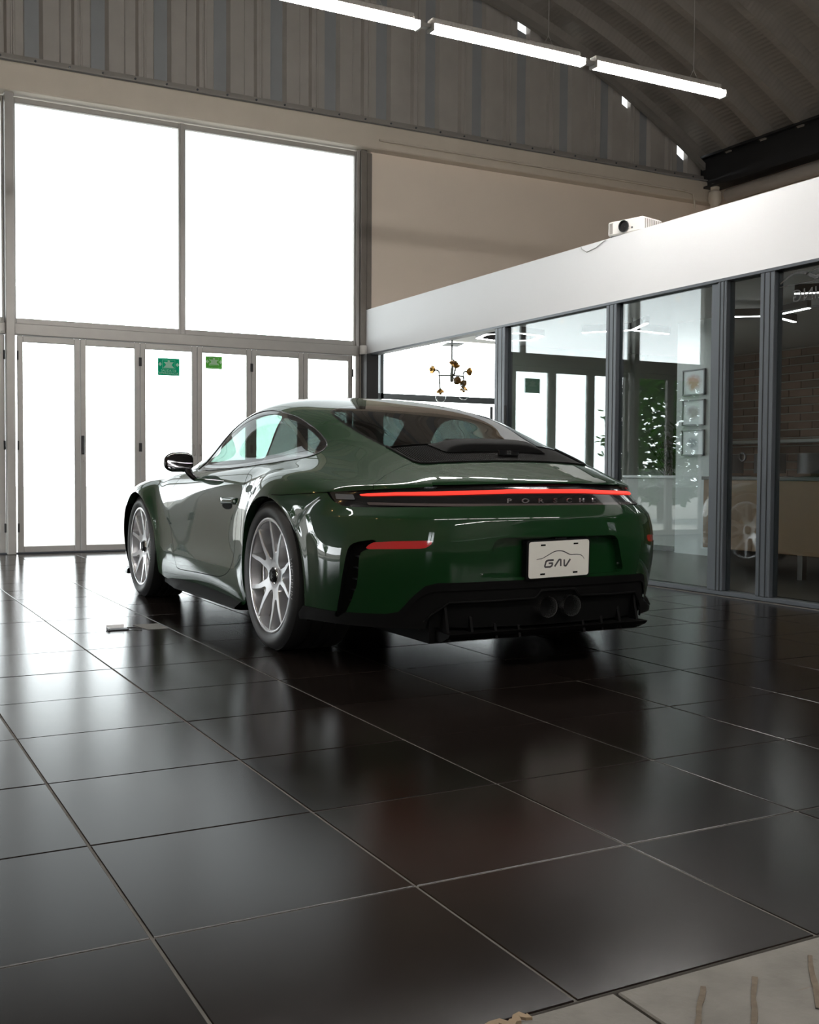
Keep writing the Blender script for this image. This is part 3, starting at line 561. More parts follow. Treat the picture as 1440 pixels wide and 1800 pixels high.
# desk and counter
dk = empty('wooden_desk', (7.2, 6.0, 0), label='orange brown wooden desk behind the office glass', cat='desk')
M_WOOD = mat('orange_brown_wood', (.20, .095, .028), .45, var=.25, vscale=3)
obj('front_panel', MB().box(-.35, -.325, -1.6, 1.3, .2, .80, bev=.003), M_WOOD, dk); obj('top', MB().box(-.36, .4, -1.62, 1.32, .80, .83, bev=.004), mat('desk_top_dark', (.05, .045, .04), .35), dk)
obj('side_panel', MB().box(-.33, .38, 1.27, 1.3, .2, .80), M_WOOD, dk)
for x in (-.32, .33):
    for y in (-1.55, 0.2, 1.2): obj('leg', MB().box(x-.025, x+.025, y-.025, y+.025, .004, .2), mat('desk_leg_brown', (.035, .02, .012), .5), dk)
ct = empty('reception_counter', (8.35, 9.6, 0), label='low grey counter left of the wooden desk', cat='counter')
obj('body', MB().box(-.3, .3, -.6, 1.1, .06, .80, bev=.004), mat('counter_grey', (.30, .31, .29), .6), ct); obj('top', MB().box(-.33, .33, -.63, 1.13, .80, .83, bev=.004), mat('counter_top', (.35, .36, .35), .4), ct); obj('plinth', MB().box(-.26, .3, -.56, 1.06, .004, .06), M_BLACK, ct)
# potted plant against the pale green panel
pp = empty('potted_plant', (9.75, 10.95, 0), label='leafy potted plant against the pale green panel', cat='plant')
obj('pot', MB().lathe([(.001, .004), (.15, .004), (.2, .55), (.21, .6), (.19, .6), (.18, .54), (.001, .53)], axis=2, seg=24), mat('pot_white', (.55, .56, .55), .5), pp, smooth=40)
lf = MB(); st_ = MB(); rr = random.Random(3)
for k in range(14):
    a = rr.uniform(0, 6.28); l = rr.uniform(.45, .95); b_ = rr.uniform(.15, .42); tip = (b_*math.cos(a), b_*math.sin(a), .55+l); st_.tube([(0, 0, .5), (tip[0]*.35, tip[1]*.35, .5+l*.6), tip], .006, 5)
    for q in range(9):
        t_ = .35+.65*q/8; c = Vector((tip[0]*t_, tip[1]*t_, .5+(l+.05)*t_)); d = Vector((rr.uniform(-1, 1), rr.uniform(-1, 1), rr.uniform(-.2, .7))).normalized()*rr.uniform(.09, .16); n = d.cross(Vector((0, 0, 1))).normalized()*.03
        lf.add([c, c+d*.5+n, c+d, c+d*.5-n], [(0, 1, 2, 3)])
tag(obj('foliage', lf, mat('plant_green', (.05, .14, .03), .5), pp), kind='stuff'); obj('stem', st_, mat('stem_green', (.06, .09, .03), .6), pp)
# projector on the fascia
pj = empty('projector', (XG+.16, 6.86, 2.727), math.radians(14), label='white projector standing on the office fascia', cat='projector')
M_PJ = mat('projector_white', (.75, .73, .7), .45)
obj('body', MB().box(-.13, .13, -.17, .17, .012, .125, bev=.012), M_PJ, pj); obj('base', MB().box(-.115, .115, -.15, .15, 0, .012), M_DARKFR, pj)
obj('lens', MB().lathe([(.046, .0), (.046, -.012), (.038, -.012), (.034, .004), (.001, .008)], axis=0, seg=28, c=(-.1425, .0, .068)), M_BLACK, pj, smooth=40)
pjv = MB()
for k in range(9): pjv.box(-.1+k*.024, -.092+k*.024, -.1725, -.1695, .03, .11)
obj('vent_grille', pjv, mat('vent_grey', (.3, .28, .26), .6), pj); obj('side_vent', MB().box(-.1325, -.129, .12, .15, .03, .11), mat('vent_grey', (.3, .28, .26), .6), pj); obj('button', MB().lathe([(.001, -.135), (.008, -.134), (.008, -.13)], axis=0, seg=12, c=(0, -.07, .05)), M_DARKFR, pj)
tag(obj('projector_cable', MB().tube([(XG+.02, 6.99, 2.728), (XG-.006, 7.04, 2.715), (XG-.008, 7.14, 2.68), (XG-.008, 7.26, 2.665), (XG-.006, 7.33, 2.70), (XG-.002, 7.35, 2.727)], .0035, 6), mat('cable_grey', (.4, .4, .38), .6), smooth=60), 'thin grey cable looping over the white fascia', 'cable')
# ------------------------------------------------------------------ the car: body surface
# rows run from sill / wheel arch (0) to the centre line (11); stations run from nose to tail (x forward from the rear axle, y left)
ST=[
[(2.82,.88,.16),(2.93,.87,.16),(3.03,.84,.16),(3.12,.79,.16),(3.20,.73,.16),(3.27,.65,.16),(3.32,.56,.16),(3.36,.46,.16),(3.39,.35,.16),(3.41,.24,.16),(3.42,.12,.16),(3.425,0,.16)],
[(2.83,.905,.30),(2.94,.89,.31),(3.04,.86,.315),(3.13,.81,.32),(3.21,.745,.32),(3.285,.665,.32),(3.34,.57,.32),(3.385,.465,.32),(3.42,.355,.32),(3.445,.24,.32),(3.46,.12,.32),(3.465,0,.32)],
[(2.81,.92,.44),(2.92,.90,.46),(3.02,.865,.475),(3.11,.815,.485),(3.19,.75,.49),(3.26,.67,.495),(3.32,.575,.50),(3.365,.47,.505),(3.4,.36,.505),(3.425,.24,.505),(3.44,.12,.505),(3.445,0,.505)],
[(2.76,.925,.55),(2.85,.905,.60),(2.94,.87,.635),(3.02,.815,.655),(3.08,.75,.665),(3.13,.67,.665),(3.18,.58,.65),(3.23,.47,.635),(3.27,.36,.63),(3.30,.24,.628),(3.32,.12,.628),(3.325,0,.628)],
[(2.66,.93,.62),(2.70,.915,.665),(2.75,.885,.70),(2.8,.835,.72),(2.83,.775,.728),(2.86,.70,.722),(2.9,.60,.705),(2.94,.49,.695),(2.97,.37,.695),(2.99,.25,.70),(3.0,.12,.703),(3.0,0,.705)],
[(2.457,.935,.66),(2.457,.93,.71),(2.457,.905,.75),(2.457,.865,.775),(2.46,.80,.788),(2.48,.72,.782),(2.50,.62,.768),(2.52,.51,.765),(2.54,.39,.77),(2.55,.26,.78),(2.56,.13,.785),(2.56,0,.787)],
[(2.25,.93,.61),(2.23,.925,.675),(2.21,.905,.73),(2.19,.875,.77),(2.17,.835,.798),(2.15,.785,.812),(2.14,.72,.818),(2.15,.62,.826),(2.17,.50,.84),(2.19,.35,.855),(2.21,.18,.865),(2.22,0,.867)],
[(2.14,.905,.42),(2.11,.905,.53),(2.09,.90,.62),(2.07,.89,.70),(2.04,.87,.76),(2.0,.835,.805),(1.95,.78,.835),(1.92,.735,.850),(1.91,.665,.885),(1.92,.53,.925),(1.95,.28,.955),(1.96,0,.962)],
[(2.10,.88,.18),(1.99,.89,.28),(1.94,.885,.42),(1.90,.885,.6),(1.86,.876,.725),(1.80,.84,.805),(1.73,.785,.850),(1.68,.745,.875),(1.63,.68,.935),(1.62,.59,1.005),(1.65,.32,1.068),(1.66,0,1.08)],
[(1.75,.868,.185),(1.7,.885,.27),(1.67,.878,.42),(1.62,.882,.61),(1.57,.875,.74),(1.51,.838,.818),(1.45,.78,.862),(1.41,.748,.90),(1.36,.69,1.005),(1.32,.618,1.112),(1.33,.34,1.185),(1.34,0,1.203)],
[(1.3,.865,.185),(1.28,.885,.265),(1.26,.875,.42),(1.24,.882,.61),(1.2,.876,.745),(1.17,.838,.83),(1.13,.772,.874),(1.11,.742,.92),(1.08,.68,1.065),(1.05,.59,1.192),(1.03,.355,1.262),(1.02,0,1.274)],
[(.9,.868,.18),(.88,.89,.26),(.86,.878,.42),(.85,.885,.61),(.83,.88,.752),(.81,.835,.842),(.79,.757,.886),(.78,.728,.93),(.76,.662,1.075),(.74,.572,1.195),(.73,.35,1.26),(.72,0,1.271)],
[(.60,.875,.175),(.58,.90,.26),(.57,.89,.42),(.56,.892,.6),(.55,.885,.745),(.52,.835,.85),(.5,.74,.902),(.49,.71,.945),(.47,.645,1.06),(.45,.55,1.165),(.44,.335,1.222),(.43,0,1.232)],
[(.345,.885,.165),(.35,.905,.26),(.365,.90,.41),(.39,.90,.57),(.40,.89,.725),(.38,.84,.845),(.33,.735,.905),(.30,.695,.945),(.26,.625,1.045),(.23,.525,1.138),(.21,.315,1.185),(.20,0,1.192)],
[(.29,.912,.36),(.295,.918,.48),(.30,.918,.58),(.305,.912,.67),(.31,.89,.765),(.25,.84,.85),(.15,.73,.915),(.11,.68,.95),(.07,.60,1.025),(.03,.495,1.10),(.0,.30,1.13),(-.01,0,1.136)],
[(.19,.925,.60),(.19,.93,.67),(.185,.925,.73),(.17,.91,.785),(.13,.875,.835),(.06,.815,.872),(-.05,.71,.915),(-.10,.655,.945),(-.16,.565,.995),(-.21,.45,1.032),(-.24,.27,1.05),(-.25,0,1.058)],
[(0,.925,.665),(-.01,.93,.73),(-.03,.92,.785),(-.07,.89,.828),(-.13,.84,.858),(-.22,.765,.882),(-.32,.67,.907),(-.38,.60,.928),(-.44,.50,.953),(-.49,.38,.97),(-.52,.22,.98),(-.53,0,.982)],
[(-.2,.91,.61),(-.24,.915,.69),(-.29,.905,.75),(-.36,.87,.797),(-.44,.815,.822),(-.52,.74,.832),(-.60,.65,.843),(-.66,.55,.868),(-.71,.44,.886),(-.75,.31,.895),(-.775,.16,.898),(-.785,0,.899)],
[(-0.278,0.8944,0.5398),(-0.3336,0.8994,0.6354),(-0.3992,0.8894,0.7032),(-0.4848,0.8544,0.7607),(-0.5687,0.7955,0.7899),(-0.6526,0.7205,0.8002),(-0.7443,0.6266,0.8073),(-0.8238,0.5188,0.8175),(-0.8855,0.401,0.8246),(-0.9294,0.271,0.8274),(-0.9583,0.1366,0.8272),(-0.9683,0,0.8275)],
[(-.30,.89,.52),(-.36,.895,.62),(-.43,.885,.69),(-.52,.85,.750),(-.605,.79,.78),(-.69,.715,.79),(-.785,.62,.796),(-.87,.51,.802),(-.935,.39,.806),(-.98,.26,.807),(-1.01,.13,.806),(-1.02,0,.806)],
[(-0.3078,0.8874,0.4992),(-0.3704,0.8932,0.5966),(-0.4456,0.8824,0.6666),(-0.5356,0.8469,0.7266),(-0.6219,0.7861,0.7579),(-0.7095,0.7111,0.7705),(-0.8032,0.6174,0.7768),(-0.8869,0.51,0.7817),(-0.9501,0.3913,0.7847),(-0.9938,0.2613,0.7854),(-1.022,0.13,0.7847),(-1.032,0,0.7847)],
[(-.33,.88,.44),(-.40,.888,.53),(-.49,.875,.60),(-.58,.838,.66),(-.67,.775,.695),(-.765,.70,.715),(-.855,.61,.722),(-.935,.51,.724),(-.993,.395,.724),(-1.033,.265,.724),(-1.057,.13,.724),(-1.065,0,.724)],
[(-.345,.878,.37),(-.43,.888,.44),(-.54,.882,.505),(-.66,.858,.565),(-.78,.79,.61),(-.88,.705,.637),(-.97,.607,.65),(-1.035,.506,.655),(-1.08,.39,.657),(-1.11,.265,.658),(-1.127,.13,.659),(-1.132,0,.659)],
[(-.36,.874,.30),(-.45,.882,.345),(-.55,.877,.39),(-.67,.857,.43),(-.79,.787,.465),(-.89,.70,.485),(-.975,.602,.495),(-1.035,.5,.50),(-1.075,.385,.502),(-1.10,.26,.503),(-1.115,.13,.505),(-1.12,0,.505)],
[(-.37,.868,.24),(-.455,.872,.265),(-.55,.863,.29),(-.67,.835,.31),(-.78,.768,.325),(-.875,.685,.335),(-.955,.59,.34),(-1.015,.49,.342),(-1.055,.38,.344),(-1.08,.255,.345),(-1.095,.13,.345),(-1.10,0,.345)],
[(-.375,.862,.19),(-.46,.862,.195),(-.55,.85,.2),(-.66,.82,.2),(-.765,.755,.2),(-.86,.675,.2),(-.935,.585,.2),(-.995,.485,.2),(-1.035,.375,.2),(-1.06,.25,.2),(-1.075,.12,.2),(-1.08,0,.2)],
]
def bspl(n,m):
    """(m+1)x n matrix evaluating a clamped-ish uniform cubic B-spline with reflected end points"""
    t=np.linspace(0,n-1,m+1); M=np.zeros((m+1,n))
    for r,tt in enumerate(t):
        i=min(int(tt),n-2); f=tt-i
        w=((1-f)**3/6,(3*f**3-6*f*f+4)/6,(-3*f**3+3*f*f+3*f+1)/6,f**3/6)
        for k,ww in zip((i-1,i,i+1,i+2),w):
            if k<0: M[r,0]+=2*ww; M[r,1]-=ww
            elif k>n-1: M[r,n-1]+=2*ww; M[r,n-2]-=ww
            else: M[r,k]+=ww
    return M
def body_grid(nu=14,nv=14,lu=.015,lv=.004):
    P=np.array(ST,float)               # ns x nr x 3
    # mirror the rows across y=0 so that the centre line is smooth
    Q=np.concatenate([P,(P[:,-2::-1]*np.array([1,-1,1]))],1)
    def fair(n,lam):
        A=bspl(n,n-1); D=np.diff(np.eye(n),3,axis=0)
        return np.linalg.solve(A.T@A+lam*D.T@D,A.T)
    C=np.einsum('ai,ijk,bj->abk',fair(Q.shape[0],lu),Q,fair(Q.shape[1],lv))
    Au=bspl(Q.shape[0],(Q.shape[0]-1)*nu);Bv=bspl(Q.shape[1],(Q.shape[1]-1)*nv)[:(P.shape[1]-1)*nv+1]
    S=np.einsum('ai,ijk,bj->abk',Au,C,Bv)
    S[:,-1,1]=0
    # normals
    Su=np.gradient(S,axis=0);Sv=np.gradient(S,axis=1)
    N=np.cross(Su,Sv); N/=np.linalg.norm(N,axis=-1,keepdims=True)+1e-12
    N[:,-1,1]=0; N/=np.linalg.norm(N,axis=-1,keepdims=True)
    return S,N
# ---- pool of surface vertices that can be cut along level sets
class Pool:
    def __init__(s, V, N): s.V = V; s.N = N
    def cut(s, faces, fn):
        """split faces at fn=0 -> inside (fn<0), outside, boundary edges (directed as in the inside faces)"""
        ph = fn(s.V); ph = np.where(np.abs(ph) < 2e-6, 2e-6, ph); neg = ph < 0
        ins, out, mixed = [], [], []
        if len(faces) == 0: return ins, out, []
        for f in faces:
            c = 0
            for i in f: c += neg[i]
            if c == len(f): ins.append(f)
            elif c == 0: out.append(f)
            else: mixed.append(f)
        cache = {}; nV, nN = [], []; base = len(s.V); edges = []
        def cp(a, b):
            k = (a, b) if a < b else (b, a)
            if k not in cache:
                t = ph[a]/(ph[a]-ph[b]); cache[k] = base+len(nV); nV.append(s.V[a]*(1-t)+s.V[b]*t); n = s.N[a]*(1-t)+s.N[b]*t; nN.append(n/np.linalg.norm(n))
            return cache[k]
        for f in mixed:
            A, B = [], []; L_ = len(f)
            for q in range(L_):
                a, b = f[q], f[(q+1) % L_]
                (A if neg[a] else B).append(a)
                if neg[a] != neg[b]:
                    c = cp(a, b); A.append(c); B.append(c)
            if len(A) >= 3: ins.append(tuple(A))
            if len(B) >= 3: out.append(tuple(B))
            cs = [i for i, v in enumerate(A) if v >= base]
            if len(cs) == 2:
                i, j = cs
                edges.append((A[i], A[j]) if j == i+1 else (A[j], A[i]))
        if nV: s.V = np.concatenate([s.V, np.array(nV)]); s.N = np.concatenate([s.N, np.array(nN)])
        return ins, out, edges
def pmesh(name, groups, mirror=False, both=False):
    """groups: list of (V, N or None, faces). N given -> smooth custom normals, else flat"""
    vs, ns, fs, fl = [], [], [], []
    def put(V, N, F, sg):
        used = sorted({i for f in F for i in f})
        if not used: return
        mp = {u: len(vs)+k for k, u in enumerate(used)}; m = np.array([1, sg, 1.])
        if N is None: Nn = np.zeros((len(used), 3))
        else: Nn = N[used]*m
        vs.extend((V[used]*m).tolist()); ns.extend(Nn.tolist())
        for f in F:
            g_ = [mp[i] for i in f]; fs.append(g_ if sg > 0 else g_[::-1])
    for V, N, F in groups:
        for sg in ((1, -1) if both else ((-1,) if mirror else (1,))): put(V, N, F, sg)
    me = bpy.data.meshes.new(name); me.from_pydata(vs, [], fs)
    if len(me.polygons) != len(fs): print('faces lost', name)
    me.polygons.foreach_set('use_smooth', [True]*len(me.polygons))
    ns = np.array(ns); L_ = np.zeros((len(me.loops), 3)); vi = np.empty(len(me.loops), int); me.loops.foreach_get('vertex_index', vi)
    L_ = ns[vi]; z = np.linalg.norm(L_, axis=1) < .5
    if z.any():
        fn_ = np.empty(len(me.polygons)*3); me.polygons.foreach_get('normal', fn_); fn_ = fn_.reshape(-1, 3)
        tot = np.empty(len(me.polygons), int); me.polygons.foreach_get('loop_total', tot); L_[z] = np.repeat(fn_, tot, 0)[z]
    me.normals_split_custom_set(L_.tolist()); return me
def walls(V, edges, off, inward=True):
    """strip joining a cut edge to the same edge moved by off"""
    vs, fs = [], []
    off = np.broadcast_to(np.asarray(off, float), (len(V), 3)) if np.ndim(off) < 2 else off
    for a, b in edges:
        k = len(vs); vs += [V[a], V[b], V[b]+off[b], V[a]+off[a]]; fs.append((k, k+1, k+2, k+3) if inward else (k+3, k+2, k+1, k))
    return (np.array(vs), None, fs) if vs else (np.zeros((0, 3)), None, [])
def sdpoly(Q, poly):
    P = np.asarray(poly, float); d = np.full(len(Q), 1e9); s_ = np.zeros(len(Q), bool)
    for a, b in zip(P, np.roll(P, -1, 0)):
        e = b-a; w_ = Q-a; t = np.clip((w_@e)/(e@e), 0, 1); d = np.minimum(d, np.linalg.norm(w_-t[:, None]*e, axis=1))
        c1 = (a[1] <= Q[:, 1]) & (b[1] > Q[:, 1]); c2 = (a[1] > Q[:, 1]) & (b[1] <= Q[:, 1]); cr = e[0]*w_[:, 1]-e[1]*w_[:, 0]
        s_ ^= (c1 & (cr > 0)) | (c2 & (cr < 0))
    return np.where(s_, -d, d)
def sdline(Q, pts):
    P = np.asarray(pts, float); d = np.full(len(Q), 1e9)
    for a, b in zip(P[:-1], P[1:]):
        e = b-a; w_ = Q-a; t = np.clip((w_@e)/(e@e), 0, 1); d = np.minimum(d, np.linalg.norm(w_-t[:, None]*e, axis=1))
    return d
def smooth_poly(pts, n=4, closed=True):
    """Catmull-Rom resampling of an outline"""
    P = np.asarray(pts, float); m = len(P); out = []
    for i in range(m if closed else m-1):
        p0, p1, p2, p3 = (P[(i-1) % m], P[i], P[(i+1) % m], P[(i+2) % m]) if closed else (P[max(i-1, 0)], P[i], P[i+1], P[min(i+2, m-1)])
        for k in range(n):
            t = k/n; out.append(.5*((2*p1)+(p2-p0)*t+(2*p0-5*p1+4*p2-p3)*t*t+(3*p1-p0-3*p2+p3)*t**3))
    if not closed: out.append(P[-1])
    return np.array(out)
XZ = lambda V: V[:, [0, 2]]
YZ = lambda V: V[:, [1, 2]]
XY = lambda V: V[:, [0, 1]]

# ---- car materials
def paint():
    m = mat('british_green_paint', (.0035, .026, .0065), .45, 0, .08, coat=1.0, coat_rough=.012); return m
M_PAINT = paint()
M_GLOSS = mat('gloss_black_trim', (.006, .006, .007), .12, 0, .5, coat=.6, coat_rough=.03)
M_SATIN = mat('satin_black_plastic', (.003, .003, .0034), .38, spec=.25)
M_INNER = mat('inner_black', (.002, .002, .002), .8, spec=.1)
M_SILVER = mat('satin_silver_rim', (.62, .62, .635), .30, 1.0)
M_SIDEGL = glass('tinted_side_glass', (.30, .39, .36), .05, 1.3)
M_REARGL = glass('dark_rear_glass', (.03, .036, .035), .05, 1.3)
M_REDL = mat('red_light_bar', (.35, .01, .008), .3, emit=(1, .05, .032), estr=1.15)
M_REFL = mat('red_reflector', (.42, .008, .012), .08, coat=1, emit=(1, .02, .03), estr=.03)
M_MATTE = mat('matte_black_mesh', (.0022, .0021, .0021), .7, spec=.12)
M_CHROME = mat('chrome', (.75, .75, .76), .12, 1)
M_CABIN = mat('cabin_black', (.006, .006, .0065), .7)

CAR = empty('sports_car', (2.755, 4.9098, 0), math.pi/2, label='dark green sports coupe with silver wheels and red light bar', cat='car')
S, N = body_grid()
# sculpting: wheel arch flares, rear crease
r_ = np.hypot(S[..., 0]+.03, S[..., 2]-.358); fl_ = .009*np.exp(-((r_-.372)/.045)**2)*(S[..., 1] > .6)
r2_ = np.hypot(S[..., 0]-2.43, S[..., 2]-.335); fl_ += .012*np.exp(-((r2_-.368)/.055)**2)*(S[..., 1] > .6)
zz = S[..., 2]; rear = np.clip((-S[..., 0]-.45)/.25, 0, 1)
kink = np.where(zz > .66, np.exp(-((zz-.66)/.035)), np.exp((zz-.66)/.05))*rear*.010
# concave rocker: tuck between sill and door
side = np.clip((S[..., 0]-.55)/.2, 0, 1)*np.clip((1.95-S[..., 0])/.2, 0, 1)
tuck = .003*np.exp(-((zz-.345)/.05)**2)*side*(S[..., 1] > .6)
S = S+N*(fl_+kink+tuck)[..., None]
Su = np.gradient(S, axis=0); Sv = np.gradient(S, axis=1); N = np.cross(Su, Sv); N /= np.linalg.norm(N, axis=-1, keepdims=True)
N[:, -1, 1] = 0; N /= np.linalg.norm(N, axis=-1, keepdims=True)
nu_, nv_ = S.shape[:2]; V0 = S.reshape(-1, 3); N0 = N.reshape(-1, 3); idx = np.arange(nu_*nv_).reshape(nu_, nv_)
F0 = [tuple(q) for q in np.stack([idx[:-1, :-1], idx[1:, :-1], idx[1:, 1:], idx[:-1, 1:]], -1).reshape(-1, 4).tolist()]
PL = Pool(V0, N0); body = F0
def surf_part(name, faces, m, parent=CAR, side=0, extra=(), off=None, label=None):
    """side 0: both halves in one mesh, 1 left, -1 right"""
    V = PL.V if off is None else PL.V+np.asarray(off)
    gs = [(V, PL.N, faces)]+list(extra)
    o = obj(name, pmesh(name, gs, mirror=side < 0, both=side == 0), m, parent)
    if label: o['label'] = label
    return o
def pair(name, faces, m, extra=(), off=None, parents=None, label=None):
    return [surf_part(name, faces, m, CAR if parents is None else parents[i], sd, extra, off, label) for i, sd in enumerate((1, -1))]
def nrm_off(d): return PL.N*d

# wheel openings
_, body, eR = PL.cut(body, lambda V: np.hypot(V[:, 0]+.03, V[:, 2]-.358)-.376+10*(V[:, 1] < .5))
def front_arch(V):
    dx = V[:, 0]-2.43; dz = V[:, 2]-.335; r = np.hypot(dx, dz)-.372
    low = np.where(dz < 0, np.abs(dx)-.385, r); return np.where(dz < 0, np.maximum(low, -9), r)+10*(V[:, 1] < .5)
_, body, eF = PL.cut(body, front_arch)
lipw = [walls(PL.V, e, np.array([0, -.045, 0])) for e in (eR, eF)]
inner_src = list(body)
# windscreen, side windows, rear window + grille
DOOR_GL = smooth_poly([(1.475, .866), (1.41, .94), (1.283, 1.031), (1.156, 1.106), (1.03, 1.153), (.894, 1.171), (.734, 1.166), (.582, 1.146)], 4, False).tolist()+[(.553, 1.0), (.546, .896)]+[(.712, .883), (1.006, .873), (1.3, .867)]
QUART = smooth_poly([(.558, 1.139), (.441, 1.121), (.326, 1.096), (.191, 1.057), (.075, 1.016), (.006, .989), (-.026, .972), (-.034, .957), (-.014, .943), (.077, .929), (.28, .913), (.525, .897)], 4, False).tolist()+[(.532, 1.0)]
DLO = smooth_poly([(1.535, .857), (1.44, .94), (1.31, 1.035), (1.18, 1.117), (1.04, 1.170), (.894, 1.190), (.734, 1.186), (.57, 1.163), (.441, 1.141), (.326, 1.115), (.191, 1.076), (.075, 1.035), (-.0, 1.005), (-.05, .977), (-.062, .955), (-.04, .931), (.077, .912), (.28, .897), (.52, .884), (.72, .871), (1.006, .861), (1.3, .856)], 3, True)
dlo_i, body, _ = PL.cut(body, lambda V: sdpoly(XZ(V), DLO)+10*((V[:, 1] < .3) | (V[:, 2] < .8)))
gl1, rest, _ = PL.cut(dlo_i, lambda V: sdpoly(XZ(V), DOOR_GL)); gl2, trim_, _ = PL.cut(rest, lambda V: sdpoly(XZ(V), QUART))
WS = [(2.04, -.3), (2.04, .0), (2.03, .3), (1.97, .53), (1.90, .63), (1.82, .645), (1.6, .61), (1.38, .565), (1.27, .53), (1.235, .48), (1.225, .3), (1.235, 0), (1.235, -.3)]
ws_i, body, _ = PL.cut(body, lambda V: sdpoly(XY(V), WS)+10*(V[:, 2] < .86))
wsg, wsf, _ = PL.cut(ws_i, lambda V: sdpoly(XY(V), WS)+.03)
RW = [(.25, -.3), (.25, 0), (.262, .2), (.285, .37), (.283, .43), (.255, .475), (.15, .498), (0, .502), (-.2, .494), (-.4, .482), (-.55, .474), (-.655, .468), (-.69, .45), (-.71, .42), (-.745, .3), (-.765, .15), (-.77, 0), (-.77, -.3)]
rw_i, body, eRW = PL.cut(body, lambda V: sdpoly(XY(V), RW)+10*(V[:, 2] < .86))
bnd = [(-.2, .6), (-.395, .50), (-.44, .40), (-.475, .26), (-.487, 0), (-.487, -.3)]
gb = lambda V: V[:, 0]-np.interp(np.abs(V[:, 1]), [0, .26, .40, .50, .6], [-.487, -.475, -.44, -.395, -.3])
grl, rwg_, eG = PL.cut(rw_i, gb)
rwg, rwf, _ = PL.cut(rwg_, lambda V: np.maximum(sdpoly(XY(V), RW)+.012, -(gb(V)-.006)))
# tail-light housing
HT = lambda y: np.interp(y, [0, .17, .5, .71, .838, .9], [.802, .801, .792, .777, .764, .76])
HB = lambda y: np.interp(y, [0, .32, .76, .80, .822, .838, .9], [.716, .714, .702, .703, .722, .7639, .77])
hz, body, eH = PL.cut(body, lambda V: np.maximum(np.maximum(V[:, 2]-HT(V[:, 1]), HB(V[:, 1])-V[:, 2]), V[:, 0]+.45))
# number-plate recess
PRC = [(-.3, .583), (0, .583), (.27, .583), (.305, .578), (.325, .56), (.35, .49), (.375, .43), (.368, .418), (.34, .414), (0, .412), (-.3, .412)]
pr, body, eP = PL.cut(body, lambda V: sdpoly(YZ(V), PRC)+10*(V[:, 0] > -.9))
# side vents and reflectors
VENT = smooth_poly([(-.845, .569), (-.796, .563), (-.757, .552), (-.734, .526), (-.717, .448), (-.683, .343), (-.640, .236), (-.690, .25), (-.764, .376), (-.781, .462), (-.79, .515), (-.82, .53)], 2)
REF = [(-.806, .529), (-.815, .546), (-.835, .559), (-.9, .566), (-1.006, .572), (-1.004, .556), (-.992, .541), (-.975, .537), (-.9, .533)]
rf, body, eRf = PL.cut(body, lambda V: sdpoly(XZ(V), REF)+10*(V[:, 1] < .4))
vt, body, eV = PL.cut(body, lambda V: sdpoly(XZ(V), VENT)+10*(V[:, 1] < .5))
# black lower bumper
zb = lambda y: np.interp(y, [0, .33, .54, .581, .62, .66, .7, .9], [.403, .40, .394, .381, .335, .268, .256, .25])
lowb, body, eL = PL.cut(body, lambda V: np.maximum(V[:, 2]-zb(V[:, 1]), V[:, 0]+.30))
# panel gaps
DOOR = smooth_poly([(1.62, .862), (1.68, .82), (1.747, .757), (1.811, .71), (1.838, .634), (1.813, .567), (1.787, .5), (1.709, .355), (1.66, .275), (1.60, .252), (1.308, .26), (.919, .271), (.755, .282), (.63, .318), (.565, .38), (.537, .465), (.503, .58), (.455, .68), (.43, .778), (.47, .84), (.53, .888), (.72, .868), (1.0, .858), (1.3, .853)], 3)
def gap(faces, fn, wd=.0021):
    g_, rest, _ = PL.cut(faces, lambda V: fn(V)-wd); return rest
door_f, body, _ = PL.cut(body, lambda V: sdpoly(XZ(V), DOOR)+10*((V[:, 1] < .4)))
door_f = PL.cut(door_f, lambda V: sdpoly(XZ(V), DOOR)+.0022)[0]
body = PL.cut(body, lambda V: sdpoly(XZ(V), DOOR)-.0022+10*(V[:, 1] < .4))[1]
# bumper seam from wheel arch to lamp
bump_f, body, _ = PL.cut(body, lambda V: np.where(V[:, 0] < -.10, V[:, 2]-np.where(V[:, 0] > -.53, np.interp(V[:, 0], [-.53, -.2], [.7635, .745]), .765), .3))
bump_f = PL.cut(bump_f, lambda V: np.where(V[:, 0] > -.56, V[:, 2]-np.interp(V[:, 0], [-.53, -.2], [.7635, .745])+.004, -.3))[0]
# deck lid
DECK = [(-.60, -.3), (-.60, .47), (-.652, .476), (-.658, .55), (-.668, .621), (-.70, .69), (-.74, .715), (-1.2, .72), (-1.2, -.3)]
deck_f, body, _ = PL.cut(body, lambda V: sdpoly(XY(V), DECK)+10*(V[:, 2] < .77))
deck_f = PL.cut(deck_f, lambda V: sdpoly(XY(V), DECK)+.003)[0]
# rear lip: raised strip at the trailing edge of the deck
LIP = [(-.872, .50), (-.90, .41), (-.955, .2), (-.968, 0), (-.968, -.3), (-1.2, -.3), (-1.2, .5)]
lip_f, deck_f, eLp = PL.cut(deck_f, lambda V: sdpoly(XY(V), LIP))
# hood
HOOD = [(2.22, -.3), (2.22, 0), (2.17, .35), (2.13, .55), (2.16, .62), (2.4, .61), (2.8, .57), (3.1, .50), (3.24, .42), (3.29, .2), (3.30, -.3)]
hood_f, body, _ = PL.cut(body, lambda V: sdpoly(XY(V), HOOD)+10*(V[:, 2] < .55)); hood_f = PL.cut(hood_f, lambda V: sdpoly(XY(V), HOOD)+.004)[0]
# head lamps
HL = [(3.0+.15*math.cos(a), .665+.115*math.sin(a)) for a in np.linspace(0, 2*math.pi, 28)[:-1]]
hl, body, _ = PL.cut(body, lambda V: sdpoly(XY(V), HL)+10*(V[:, 2] < .5))
# roof skin versus side panels is one piece on the real car

